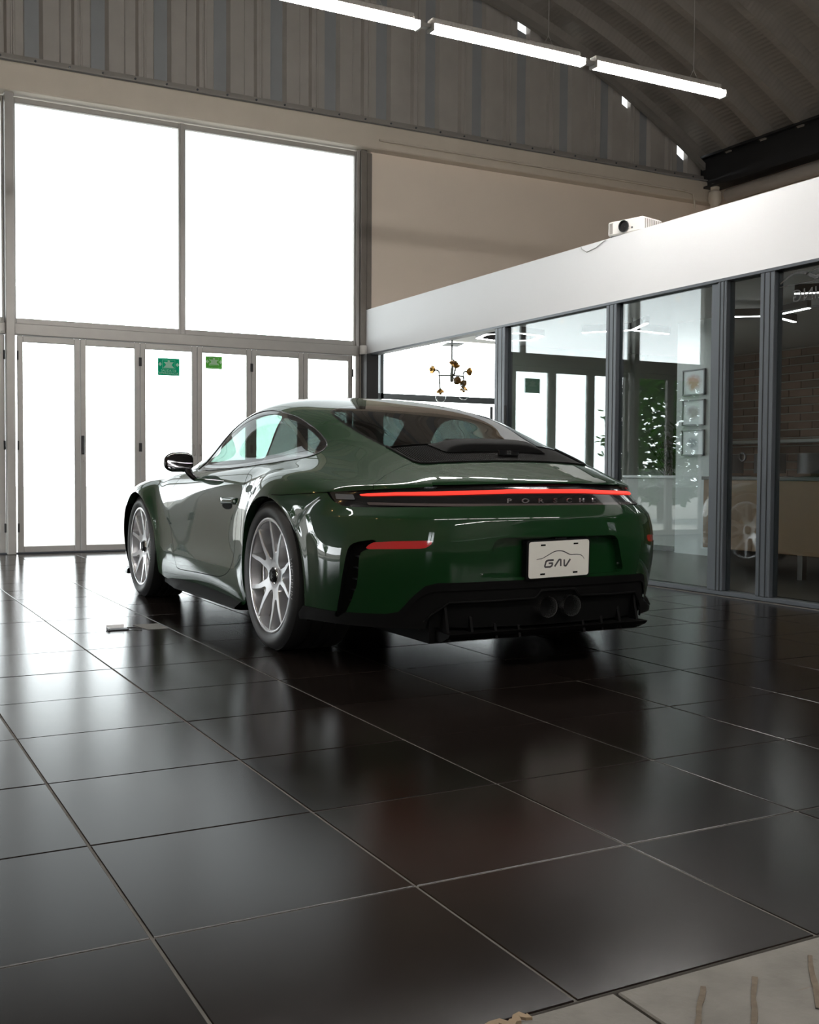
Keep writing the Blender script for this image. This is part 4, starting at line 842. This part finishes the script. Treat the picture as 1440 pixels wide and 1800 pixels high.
surf_part('body_shell', body, M_PAINT, extra=lipw)
doors = pair('door', door_f, M_PAINT)
bmp = surf_part('rear_bumper', bump_f, M_PAINT)
surf_part('deck_lid', deck_f, M_PAINT)
surf_part('spoiler_lip', lip_f, M_PAINT, off=(0, 0, .007), extra=[walls(PL.V, eLp, (0, 0, .007), False)])
surf_part('hood', hood_f, M_PAINT)
pair('head_lamp', hl, mat('lamp_lens', (.35, .37, .38), .05, coat=1))
for o, gname, gf in ((doors[0], 'door_window', gl1), (doors[1], 'door_window', gl1)):
    surf_part(gname, gf, M_SIDEGL, o, 1 if o is doors[0] else -1)
pair('quarter_window', gl2, mat('quarter_placeholder') if False else glass('tinted_quarter_glass', (.055, .06, .058), .06, 1.5))
pair('window_trim', trim_, M_GLOSS, off=None)
surf_part('windshield', wsg, M_SIDEGL); surf_part('windshield_seal', wsf, M_GLOSS)
surf_part('rear_window', rwg, M_REARGL); surf_part('rear_window_seal', rwf, M_GLOSS)
# chrome-dark bead along the lower edge of the side windows
for sd in (1, -1):
    # surface y at given (x, z): nearest pool vertex of the trim
    tv = PL.V[sorted({i for f in trim_ for i in f})]; path = []
    for q in smooth_poly(DLO, 1, True):
        k = np.argmin((tv[:, 0]-q[0])**2+(tv[:, 2]-q[1])**2); path.append((tv[k, 0], sd*(tv[k, 1]+.001), tv[k, 2]))
    obj('window_bead', MB().tube(path+[path[0]], .0035, 6, cap=False), mat('dark_bead', (.10, .10, .105), .25, .8), CAR, smooth=60)
# inner liner so that gaps read dark
lin = [f for f in inner_src]
lin = PL.cut(lin, lambda V: sdpoly(XZ(V), DLO)+.004+10*((V[:, 1] < .3) | (V[:, 2] < .8)))[1]; lin = PL.cut(lin, lambda V: sdpoly(XY(V), WS)+10*(V[:, 2] < .86))[1]; lin = PL.cut(lin, lambda V: sdpoly(XY(V), RW)+10*(V[:, 2] < .86))[1]
lin = PL.cut(lin, lambda V: sdpoly(YZ(V), [(a*1.12, (b-.5)*1.12+.5) for a, b in PRC])+10*(V[:, 0] > -.9))[1]; lin = PL.cut(lin, lambda V: sdpoly(XZ(V), VENT)-.02+10*(V[:, 1] < .5))[1]
surf_part('inner_liner', lin, M_INNER, off=nrm_off(-.016))
# grille
surf_part('engine_grille', grl, M_MATTE, off=nrm_off(-.010), extra=[walls(PL.V, eRW, nrm_off(-.010)), walls(PL.V, eG, nrm_off(-.010))])
# ---- rear end details
bv = sorted({i for f in hz+bump_f+lowb+pr for i in f}); BV, BN = PL.V[bv], PL.N[bv]
def surf_x(y, z):
    """x and normal of the rear surface at (y, z), y>=0 side mirrored"""
    d = (BV[:, 1]-abs(y))**2+(BV[:, 2]-z)**2; k = np.argmin(d); p, n = BV[k], BN[k]
    x = p[0]-((abs(y)-p[1])*n[1]+(z-p[2])*n[2])/n[0]; s = 1 if y >= 0 else -1
    return x, Vector((n[0], n[1]*s, n[2]))
RC = lambda y: np.interp(y, [0, .19, .63, .75], [.7785, .778, .765, .7565]); RH = lambda y: np.interp(y, [0, .5, .72, .745], [.0066, .0058, .004, .002])
TL = empty('tail_light', parent=CAR)
red, hz2, eRd = PL.cut(hz, lambda V: np.maximum(np.abs(V[:, 2]-RC(V[:, 1]))-RH(V[:, 1]), V[:, 1]-.745))
low_, hz3, _ = PL.cut(hz2, lambda V: np.maximum(np.abs(V[:, 2]-.7215-.004*(V[:, 1] > .75))-.0055, V[:, 1]-.735))
surf_part('housing', hz3, M_GLOSS, TL, off=nrm_off(-.010), extra=[walls(PL.V, eH, nrm_off(-.010))])
surf_part('light_strip', red, M_REDL, TL, off=nrm_off(-.004), extra=[walls(PL.V+nrm_off(-.004), eRd, nrm_off(-.006), False)])
surf_part('lower_lens', low_, mat('smoked_lens', (.07, .055, .055), .1, coat=1), TL, off=nrm_off(-.006))
ol, _, _ = PL.cut(hz3, lambda V: np.maximum(np.abs(V[:, 1]-.79)-.026, np.abs(V[:, 2]-.747)-.011)); pair('turn_lamp', ol, mat('grey_lens', (.10, .105, .115), .15, coat=1), off=nrm_off(-.006), parents=[TL, TL])
M_LET = mat('black_chrome_letter', (.32, .32, .325), .3, 1)
for k, c in enumerate('PORSCHE'):
    y = .222-.074*k; x, n = surf_x(y, .7335); o = obj('letter', text_mesh(c, .034, ext=.003, space=1), M_LET, CAR)
    hx = Vector((0, -1, 0)); ez = -Vector((-n.x, -n.y, 0)).normalized(); ez = Vector((n.x, n.y, 0)).normalized(); ex = Vector((0, 0, 1)).cross(ez).normalized()
    M = Matrix((ex*1.35, Vector((0, 0, 1))*.78, ez)).transposed().to_4x4(); M.translation = Vector((x, y, .734))+ez*(.003); o.matrix_local = M
# plate recess, plate
surf_part('plate_recess', pr, M_PAINT, off=(.040, 0, 0), extra=[walls(PL.V, eP, (.040, 0, 0))])
pt = empty('license_plate', (-1.124, .012, .488), parent=CAR); pt.rotation_euler = (math.radians(-1.2), math.radians(-3), 0)
def rrect(w, h, r, n=5): return [(sx*(w-r)+r*math.cos(a), sy*(h-r)+r*math.sin(a)) for sx, sy, a0 in ((1, 1, 0), (-1, 1, math.pi/2), (-1, -1, math.pi), (1, -1, 1.5*math.pi)) for a in np.linspace(a0, a0+math.pi/2, n)]
obj('plate', MB().prism(rrect(.156, .0775, .012), 0, -.0015, .0015), mat('plate_white', (.62, .60, .55), .45), pt, fix=True); obj('bracket', MB().prism(rrect(.165, .083, .01), 0, .004, .034), M_SATIN, pt, fix=True)
M_INK = mat('plate_ink', (.05, .047, .05), .5); pl = lambda u, v, d: (-.0016-d, -u, v)
for u, v in ((-.085, .062), (.085, .062), (-.085, -.062), (.085, -.062)): obj('slot', MB().box(-.0024, .001, -u-.012, -u+.012, v-.0035, v+.0035), M_INNER, pt)
cv = smooth_poly([(-.118, -.008+.011), (-.108, .0035), (-.088, .006), (-.06, .018), (-.03, .031), (-.005, .0345), (.02, .031), (.045, .020), (.06, .015), (.09, .0145), (.112, .011), (.126, .001), (.132, -.009)], 4, False)
st = MB(); stroke(st, cv, np.interp(np.linspace(0, 1, len(cv)), [0, .15, .5, .85, 1], [.0016, .003, .0046, .003, .001]), pl, 0, .0005); obj('car_outline', st, M_INK, pt)
def italic(pts): return [(u+.30*v, v) for u, v in pts]
for nm, pts in (('G', [(-.033, .012), (-.062, .012), (-.071, .008), (-.071, -.012), (-.067, -.0165), (-.042, -.0165), (-.0345, -.012), (-.0345, -.001), (-.055, -.001)]), ('A', [(-.022, -.0165), (-.003, .012), (.006, .012), (.010, -.0165)]), ('V', [(.024, .012), (.028, -.0145), (.037, -.0165), (.056, .012)])):
    st = MB(); P_ = italic(pts) if nm == 'G' else [(u+.12*v, v) for u, v in pts]; dense = []
    for a, b_ in zip(P_[:-1], P_[1:]): dense += [tuple(np.array(a)+(np.array(b_)-np.array(a))*t) for t in np.linspace(0, 1, 5)[:-1]]
    dense.append(P_[-1]); stroke(st, [(u, v-.016) for u, v in dense], .0078, pl, 0, .0005); obj('letter', st, M_INK, pt)
obj('plate_lamp', MB().box(-1.125, -1.09, -.03, .03, .562, .582, bev=.005), M_SATIN, CAR)
# reflectors and side vents
pair('rear_reflector', rf, M_REFL, off=nrm_off(-.002), label='red reflector strip')
vo = np.array([.022, -.028, 0])
vents = [empty('side_vent', parent=CAR), empty('side_vent', parent=CAR)]
pair('vent_back', vt, M_INNER, off=vo, extra=[walls(PL.V, eV, vo)], parents=vents)
for i, sd in enumerate((1, -1)):
    for q in range(5):
        z = .30+.048*q; x = np.interp(z, [.25, .5], [-.70, -.765]); y = .805
        obj('slat', MB().box(x-.02, x+.03, *sorted((sd*(y-.035), sd*(y-.012))), z, z+.006), M_SATIN, vents[i])
# lower bumper and diffuser
TUN = [(-.3, .350), (.088, .350), (.118, .318), (.49, .306), (.555, .25), (.585, .10), (-.3, .10)]
df = empty('rear_diffuser', parent=CAR)
fl_o = lambda: np.stack([PL.N[:, 0], PL.N[:, 1], 0*PL.N[:, 0]], 1)*(.034*np.clip((.262-PL.V[:, 2])/.05, 0, 1)*np.clip((PL.V[:, 1]-.45)/.2, 0, 1))[:, None]
tun, low2, eT = PL.cut(lowb, lambda V: sdpoly(YZ(V), TUN)+10*(V[:, 0] > -.85))
wedge, low3, eW = PL.cut(low2, lambda V: V[:, 2]-zb(V[:, 1])+.035)
surf_part('lower_valance', low3, M_MATTE, df, off=fl_o()); surf_part('trim_step', wedge, M_MATTE, df, off=fl_o()+nrm_off(-.006))
surf_part('tunnel', tun, M_INNER, df, off=(.17, 0, -.01), extra=[walls(PL.V, eT, (.17, 0, -.01))])
rim_ = []
for y, z in [(.588, .19), (.585, .215), (.555, .255), (.49, .311), (.3, .3165), (.118, .3225), (.088, .354), (0, .355)]:
    x, n = surf_x(y, z); rim_.append((x-.006, y, z))
rim_ = rim_[:-1]+[(a, -b, c) for a, b, c in rim_[::-1]]
obj('edge_bead', MB().tube(rim_, .005, 8), M_MATTE, df, smooth=60)
for y in (.17, .28, .39, .50):
    for sd in (1, -1): obj('fin', MB().prism([(-1.085+.1*y, .155), (-.75, .15), (-.75, .30), (-1.0, .30), (-1.06+.1*y, .25)], 1, sd*y-.006, sd*y+.006), M_MATTE, df, fix=True)
obj('tray', MB().prism([(-1.06, .17), (-1.075, .185), (-.6, .20), (-.6, .15), (-1.0, .145)], 1, -.52, .52), M_MATTE, df, fix=True)
obj('exhaust_shroud', MB().prism([(-.145, .20), (-.145, .30), (-.115, .335), (.115, .335), (.145, .30), (.145, .20)], 0, -1.0, -.9), M_INNER, df, fix=True)
M_EXH = mat('dark_steel_exhaust', (.7, .7, .7), .25, 1)
for sd in (1, -1):
    e = obj('exhaust_tip', MB().lathe([(.040, -.86), (.0435, -1.115), (.0455, -1.122), (.0465, -1.118), (.0455, -.86)], axis=0, seg=36, c=(0, sd*.062, .283)), M_EXH, CAR, smooth=50)
    obj('bore', MB().lathe([(.001, -1.0), (.0405, -1.0)], axis=0, seg=24, c=(0, sd*.062, .283)), M_INNER, e)
# engine grille: slats, raised air guide, badge
gv = sorted({i for f in grl for i in f}); GV = PL.V[gv]
def top_z(x, y):
    k = np.argmin((GV[:, 0]-x)**2+(GV[:, 1]-abs(y))**2); p, n = GV[k], PL.N[gv[k]]; return p[2]-((x-p[0])*n[0]+(abs(y)-p[1])*n[1])/n[2]
sl = MB()
for k in range(92):
    y = -.455+k*.91/91; x1 = np.interp(abs(y), [0, .26, .40, .47], [-.50, -.49, -.455, -.43]); x0 = np.interp(abs(y), [0, .15, .3, .42, .46], [-.745, -.74, -.72, -.69, -.665])
    for a, b_ in ((x0, (x0+x1)/2), ((x0+x1)/2, x1)):
        za, zb_ = top_z(a, y)-.004, top_z(b_, y)-.004; sl.add([(a, y-.0022, za-.006), (b_, y-.0022, zb_-.006), (b_, y-.0022, zb_), (a, y-.0022, za), (a, y+.0022, za-.006), (b_, y+.0022, zb_-.006), (b_, y+.0022, zb_), (a, y+.0022, za)], [(0, 1, 2, 3), (7, 6, 5, 4), (3, 2, 6, 7)])
tag(obj('grille_slats', sl, M_MATTE, CAR), kind='stuff')
gd = []; ys = np.linspace(-.30, .30, 25)
for (x, dz, sc) in ((-.475, .0, 1.0), (-.50, .022, .99), (-.53, .034, .97), (-.59, .032, .93), (-.605, .024, .91), (-.607, -.004, .90)):
    gd.append([(x-.0*abs(y), y*sc, top_z(max(x, -.76), y*sc*.98)+dz*(1-(abs(y)/.30)**6)) for y in ys])
obj('air_guide', MB().grid(np.array(gd)), M_MATTE, CAR, smooth=50)
bd = obj('model_badge', MB().box(-.677, -.664, -.075, .035, top_z(-.67, 0)-.004, top_z(-.67, 0)+.022, bev=.002), M_GLOSS, CAR)
for t_, sz, dz in (('GT3', .013, .0145), ('touring', .008, .0055)):
    o = obj('badge_lettering', text_mesh(t_, sz, ext=.0003), M_CHROME, bd); M = Matrix((Vector((0, -1, 0)), Vector((0, 0, 1)), Vector((-1, 0, 0)))).transposed().to_4x4(); M.translation = Vector((-.6775, -.02, top_z(-.67, 0)+dz)); o.matrix_local = M
obj('frame_edge', MB().tube([(x, y, top_z(x, y)+.003) for x, y in [(-.405, .478), (-.55, .472), (-.65, .465), (-.688, .448), (-.708, .418), (-.743, .3), (-.763, .15), (-.768, 0), (-.763, -.15), (-.743, -.3), (-.708, -.418), (-.688, -.448), (-.65, -.465), (-.55, -.472), (-.405, -.478)]], .006, 8), M_MATTE, CAR, smooth=60)
# side: handles, skirts, mirrors, splitter
dv = sorted({i for f in door_f for i in f}); DV, DN = PL.V[dv], PL.N[dv]
def side_y(x, z):
    k = np.argmin((DV[:, 0]-x)**2+(DV[:, 2]-z)**2); p, n = DV[k], DN[k]; return p[1]-((x-p[0])*n[0]+(z-p[2])*n[2])/n[1]
for i, sd in enumerate((1, -1)):
    hp = []; HX = np.linspace(.50, .765, 14)
    for t_ in np.linspace(-1, 1, 9):
        hp.append([(x, sd*(side_y(x, .690)+.004+.010*math.sqrt(max(0, 1-t_*t_))*min(1, (x-.495)/.03, (.77-x)/.03)), .694+.018*t_+.012*(x-.63)*-1.0) for x in HX])
    if sd > 0: hp = hp[::-1]
    obj('door_handle', MB().grid(np.array(hp)), M_PAINT, doors[i], smooth=180)
    rc = [(x, sd*(side_y(x, z)+.0015), z) for x, z in [(.66+.085*math.cos(a), .668+.02*math.sin(a)) for a in np.linspace(0, 2*math.pi, 24)[:-1]]]
    obj('handle_reflection', MB().add(rc, [tuple(range(len(rc)))]), M_INNER, doors[i])  # flat black oval on the skin: dark reflection under the handle, painted in
    sk = []
    for x in np.linspace(.44, 1.98, 30):
        w_ = min(1, (1.98-x)/.5+.15); y0 = .855
        sk.append([(x, sd*(y0-.03), .215), (x, sd*(y0+.030*w_), .180), (x, sd*(y0+.068*w_), .150), (x, sd*(y0+.070*w_), .140), (x, sd*(y0+.03*w_), .132), (x, sd*(y0-.2), .130)])
    sk = np.array(sk); obj('side_skirt', MB().grid(sk if sd > 0 else sk[:, ::-1]), M_MATTE, CAR, smooth=40)
    # mirror
    mr_ = empty('wing_mirror', parent=CAR); g_ = []; C = np.array([1.425, .932, .902])
    for t_ in np.linspace(0, 1, 15):
        a = t_*math.pi; row = []
        for k in range(29):
            p = 2*math.pi*k/28; e = .62; sg = lambda v, q: math.copysign(abs(v)**q, v)
            yy = .088*sg(math.cos(p), e)*math.sin(a)**.7; z_ = .060*sg(math.sin(p), e)*math.sin(a)**.7*(1-.22*(math.cos(p) > 0)*math.cos(p)**2); xx = -.030*math.cos(a) if a < math.pi/2 else -.085*math.cos(a)
            row.append((C[0]+xx+.02*yy, sd*(C[1]+yy), C[2]+z_+.10*yy*-.3))
        g_.append(row)
    g_ = np.array(g_); obj('shell', MB().grid(g_ if sd > 0 else g_[:, ::-1]), M_GLOSS, mr_, smooth=180, fix=True)
    mg = [(C[0]-.032, sd*(C[1]+.076*math.copysign(abs(math.cos(p))**.6, math.cos(p))), C[2]+.049*math.copysign(abs(math.sin(p))**.6, math.sin(p))-.03*.076*math.cos(p)) for p in np.linspace(0, 2*math.pi, 32)[:-1]]
    obj('mirror_glass', MB().add(mg, [tuple(range(len(mg)))]), mat('mirror_dark', (.08, .08, .085), .03, 1), mr_, fix=True)
    obj('stalk', MB().tube([(1.42, sd*.885, .868), (1.40, sd*.872, .835), (1.385, sd*.855, .812), (1.37, sd*.83, .80), (1.36, sd*.80, .80)], [.024, .02, .017, .018, .022], 12), M_GLOSS, mr_, smooth=60)
sp = []
for j in range(34):
    t_ = j/33; k = int(t_*(nv_-1)); p = S[0, k]; n = N[0, k]; h = Vector((n[0], n[1], 0)).normalized(); sp.append([(p[0], p[1], .165), (p[0]+h.x*.02, p[1]+h.y*.02, .15), (p[0]+h.x*.022, p[1]+h.y*.022, .12), (p[0]-.1, p[1]*.9, .118)])
sp = np.array(sp); o = obj('front_splitter', MB().grid(sp).grid((sp*np.array([1, -1, 1]))[:, ::-1]), M_SATIN, CAR, smooth=60)
# underside and wheel housings
obj('underbody', MB().box(-.95, 3.2, -.55, .55, .135, .30).box(.45, 2.0, -.80, .80, .14, .22), M_INNER, CAR)
for x, r in ((-.03, .392), (2.43, .392)):
    for sd in (1, -1):
        wl_ = MB(); A = np.linspace(-.45, math.pi+.45, 40); wl_.grid([[(x+r*math.cos(a), y, .35+r*math.sin(a)) for a in A] for y in (sd*.45, sd*.865)]); wl_.add([(x+r*math.cos(a), sd*.45, .35+r*math.sin(a)) for a in A], [tuple(range(40))]); obj('wheel_housing', wl_, M_INNER, CAR, smooth=60)

# ---- wheels
def wheel(R, rr, half, name_y):
    w_ = empty('wheel', parent=CAR); yo = half
    # tyre profile (radius, y), outer side +y
    pf_ = [(rr-.012, yo-.012), (rr-.002, yo-.004), (rr+.006, yo+.004), (rr+.022, yo+.010), ((R+rr)/2, yo+.014), (R-.030, yo+.010), (R-.016, yo+.0), (R-.006, yo-.014)]
    tr = []; n_g = 4
    for q in range(n_g+1):
        c = (yo-.03)*(1-2*q/n_g); tr += [(R-.001, c+.022), (R, c)] if q == 0 else ([(R, c+.008), (R-.008, c+.006), (R-.008, c-.006), (R, c-.008)] if q < n_g else [(R, c), (R-.001, c-.022)])
    pf_ += tr+[(R-.016, -yo), ((R+rr)/2, -yo-.012), (rr, -yo+.004), (rr-.012, -yo+.012)]
    ty = obj('tyre', MB().lathe([(a, b_) for a, b_ in pf_], axis=1, seg=112), mat('tyre_rubber', (.016, .016, .0165), .55, var=.25, vscale=40), w_, smooth=50, fix=True)
    co = np.empty(len(ty.data.vertices)*3); ty.data.vertices.foreach_get('co', co); co = co.reshape(-1, 3); co[:, 2] = np.maximum(co[:, 2], -(R-.008)); ty.data.vertices.foreach_set('co', co.ravel())
    # raised sidewall lettering, twice round
    for word, ac, hgt in (('MICHELIN', -math.pi/2+.04, .038),):
        me = text_mesh(word, hgt, ext=.0, space=1.12); co = np.empty(len(me.vertices)*3); me.vertices.foreach_get('co', co); co = co.reshape(-1, 3); rm = (R+rr)/2+.004
        # text u along the tangent, v radial outward
        an = ac+co[:, 0]/rm*-1; rad = rm+co[:, 1]; out = np.stack([-rad*np.sin(an)*-1, yo+.0155-np.abs(rad-rm)*.12, rad*np.cos(an)], 1); me.vertices.foreach_set('co', out.ravel()); me.update(); obj('lettering', me, mat('tyre_letter', (.24, .24, .245), .5), ty, fix=True)
    # rim
    rm_ = obj('rim', MB().lathe([(rr-.006, yo-.012), (rr+.002, yo-.004), (rr+.003, yo+.002), (rr-.002, yo+.0045), (rr-.010, yo+.002), (rr-.013, yo-.010), (rr-.018, yo-.05), (rr-.020, yo-.055), (rr-.032, yo-.062), (rr-.034, yo-.075), (rr-.05, yo-.10), (rr-.05, -yo+.03), (rr-.02, -yo)], axis=1, seg=96), M_SILVER, w_, smooth=45, fix=True)
    tip = rr-.010
    # one fifth of the wheel face: a forked spoke cut out of a dished sector
    rg = np.linspace(.028, tip, 46); ag = np.radians(np.linspace(-36, 36, 73)); RR, AA = np.meshgrid(rg, ag, indexing='ij')
    yf = lambda r: yo+np.interp(r, [0, .065, .15, .22, .27], [-.026, -.026, -.014, -.005, -.001])
    SV = np.stack([RR*np.sin(AA), yf(RR), RR*np.cos(AA)], -1).reshape(-1, 3); ii = np.arange(SV.shape[0]).reshape(RR.shape)
    SF = [tuple(q) for q in np.stack([ii[:-1, :-1], ii[:-1, 1:], ii[1:, 1:], ii[1:, :-1]], -1).reshape(-1, 4).tolist()]
    smax = lambda a, b, k: np.maximum(a, b)+np.maximum(k-np.abs(a-b), 0)**2/(4*k)
    def openings(V):
        u, v = np.abs(V[:, 0]), V[:, 2]; r = np.hypot(u, v); s_ = tip/.264
        uc = np.interp(v, [.05, .085, .165*s_, .25*s_], [.010, .0165, .040*s_, .0815*s_]); hw_ = np.interp(v, [.08, .14, .22, .255], [.0160, .0128, .0095, .005])*1.05
        slot = smax(u-(uc-hw_), .118-v, .016); big = smax((uc+hw_)-u, .074-r, .03); edge_ = r-(tip-.004)
        return np.minimum(np.maximum(slot, edge_), np.maximum(big, edge_))
    wp = Pool(SV, np.tile(np.array([0, 1., 0]), (len(SV), 1))); _, keep, ed = wp.cut(SF, openings); ed = [(b_, a_) for a_, b_ in ed]
    eps = 1e-4; gx = (openings(wp.V+np.array([eps, 0, 0]))-openings(wp.V-np.array([eps, 0, 0]))); gz = (openings(wp.V+np.array([0, 0, eps]))-openings(wp.V-np.array([0, 0, eps]))); gl_ = np.hypot(gx, gz)+1e-12
    lat = np.stack([-gx/gl_, np.zeros(len(gx)), -gz/gl_], 1)
    def strip(V_, o1, o2): 
        b_ = MB()
        for a, c in ed: b_.add([V_[a]+o1[a], V_[c]+o1[c], V_[c]+o2[c], V_[a]+o2[a]], [(0, 1, 2, 3)])
        return b_
    z0_ = lat*0; o1_ = lat*.0022+np.array([0, -.0025, 0]); o2_ = lat*.010+np.array([0, -.05, 0])
    spk = MB(); used = sorted({i for f in keep for i in f}); mp_ = {q: k for k, q in enumerate(used)}; spk.add([tuple(wp.V[q]) for q in used], [tuple(mp_[q] for q in f) for f in keep])
    for st in (strip(wp.V, z0_, o1_), strip(wp.V, o1_, o2_)): spk.add(st.v, st.f)
    sme = spk.mesh('spoke')
    import bmesh
    bm = bmesh.new(); bm.from_mesh(sme); bmesh.ops.remove_doubles(bm, verts=bm.verts, dist=1e-6); bmesh.ops.recalc_face_normals(bm, faces=bm.faces); bm.to_mesh(sme); bm.free()
    sme.polygons.foreach_set('use_smooth', [True]*len(sme.polygons)); sme.set_sharp_from_angle(angle=math.radians(32)); sme.materials.append(M_SILVER)
    for k in range(5):
        o = bpy.data.objects.new('spoke', sme); COL.objects.link(o); o.parent = rm_; o.rotation_euler = (0, math.radians(72*k+54), 0)
    obj('hub', MB().lathe([(.03, yo-.03), (.03, yo-.06), (.075, yo-.065), (.078, yo-.10)], axis=1, seg=48), M_SILVER, rm_, smooth=40, fix=True)
    cl = MB(); cl.lathe([(.001, yo-.010), (.018, yo-.009), (.022, yo-.012), (.030, yo-.010), (.033, yo-.014), (.034, yo-.03)], axis=1, seg=36)
    for k in range(10):
        a = 2*math.pi*k/10; cl.box(-.0025, .0025, yo-.016, yo-.0085, .016, .029); nv = len(cl.v)-8
        for q in range(8): x, y, z = cl.v[nv+q]; cl.v[nv+q] = (x*math.cos(a)+z*math.sin(a), y, -x*math.sin(a)+z*math.cos(a))
    obj('centre_lock', cl, M_SATIN, w_, smooth=40, fix=True); obj('lock_ring', MB().lathe([(.034, yo-.022), (.040, yo-.020), (.043, yo-.024), (.043, yo-.034)], axis=1, seg=36), M_CHROME, w_, smooth=40, fix=True)
    obj('valve', MB().tube([(-(rr-.03), yo-.06, .012), (-(rr-.05), yo-.035, .012)], .004, 8).tube([(-(rr-.05), yo-.035, .012), (-(rr-.057), yo-.028, .012)], .0055, 8), M_CHROME, w_, smooth=60)
    obj('brake_disc', MB().lathe([(.09, yo-.10), (.195, yo-.10), (.2, yo-.105), (.2, yo-.13), (.09, yo-.135)], axis=1, seg=64), mat('brake_steel', (.10, .10, .10), .4, 1), w_, smooth=40, fix=True)
    obj('caliper', MB().lathe([(.12, yo-.085), (.205, yo-.085), (.215, yo-.1), (.215, yo-.14), (.12, yo-.15)], axis=1, seg=16, a0=.6, a1=1.9), mat('caliper_black', (.01, .01, .01), .4), w_, smooth=40, fix=True)
    return w_
wr = wheel(.360, .276, .152, 0); wr.location = (0, .748, .352)
wf = wheel(.343, .262, .126, 0); wf.location = (2.457, .775, .335)
for src, x, y, z in ((wr, 0, -.748, .352), (wf, 2.457, -.775, .335)):
    c = copy_tree(src, CAR); c.location = (x, y, z); c.rotation_euler = (0, 0, math.pi)
wr.rotation_euler = (0, 0, 0)
# ---- cabin
cb = empty('interior', parent=CAR)
obj('floor_pan', MB().box(.05, 2.1, -.74, .74, .28, .32), M_CABIN, cb); obj('bulkhead', MB().prism([(.30, .32), (.30, .62), (.05, .70), (-.45, .86), (-.45, .80), (-.1, .32)], 1, -.62, .62), M_CABIN, cb, fix=True)
obj('dashboard', MB().prism([(1.42, .60), (1.40, .76), (1.48, .80), (1.85, .80), (1.95, .60)], 1, -.70, .70), M_CABIN, cb, fix=True)
for sd in (1, -1):
    obj('door_card', MB().box(.5, 1.5, sd*.73-.02, sd*.73+.02, .32, .84, bev=.01), M_CABIN, cb)
    st_ = empty('seat', parent=cb); b = MB()
    rows = []
    for z, x, w_, d in ((.40, .62, .22, .10), (.55, .56, .26, .13), (.75, .48, .25, .13), (.88, .43, .17, .10), (.98, .40, .13, .09), (1.04, .385, .10, .06)):
        rows.append([(x-d/2-.02*math.cos(a)+d*.5*math.cos(a), sd*.37+w_*math.copysign(abs(math.sin(a))**.7, math.sin(a)), z) for a in np.linspace(0, 2*math.pi, 21)])
    b.grid(np.array(rows)); obj('backrest', b, mat('seat_black', (.008, .008, .009), .6), st_, smooth=60, fix=True)
    obj('cushion', MB().box(.55, 1.05, sd*.37-.24, sd*.37+.24, .32, .46, bev=.05), MATS['seat_black'], st_)
obj('steering_wheel', MB().lathe([(.17+.013*math.cos(a), .013*math.sin(a)) for a in np.linspace(0, 2*math.pi, 9)], axis=0, seg=36, c=(1.28, .37, .77)), M_CABIN, cb, smooth=60)
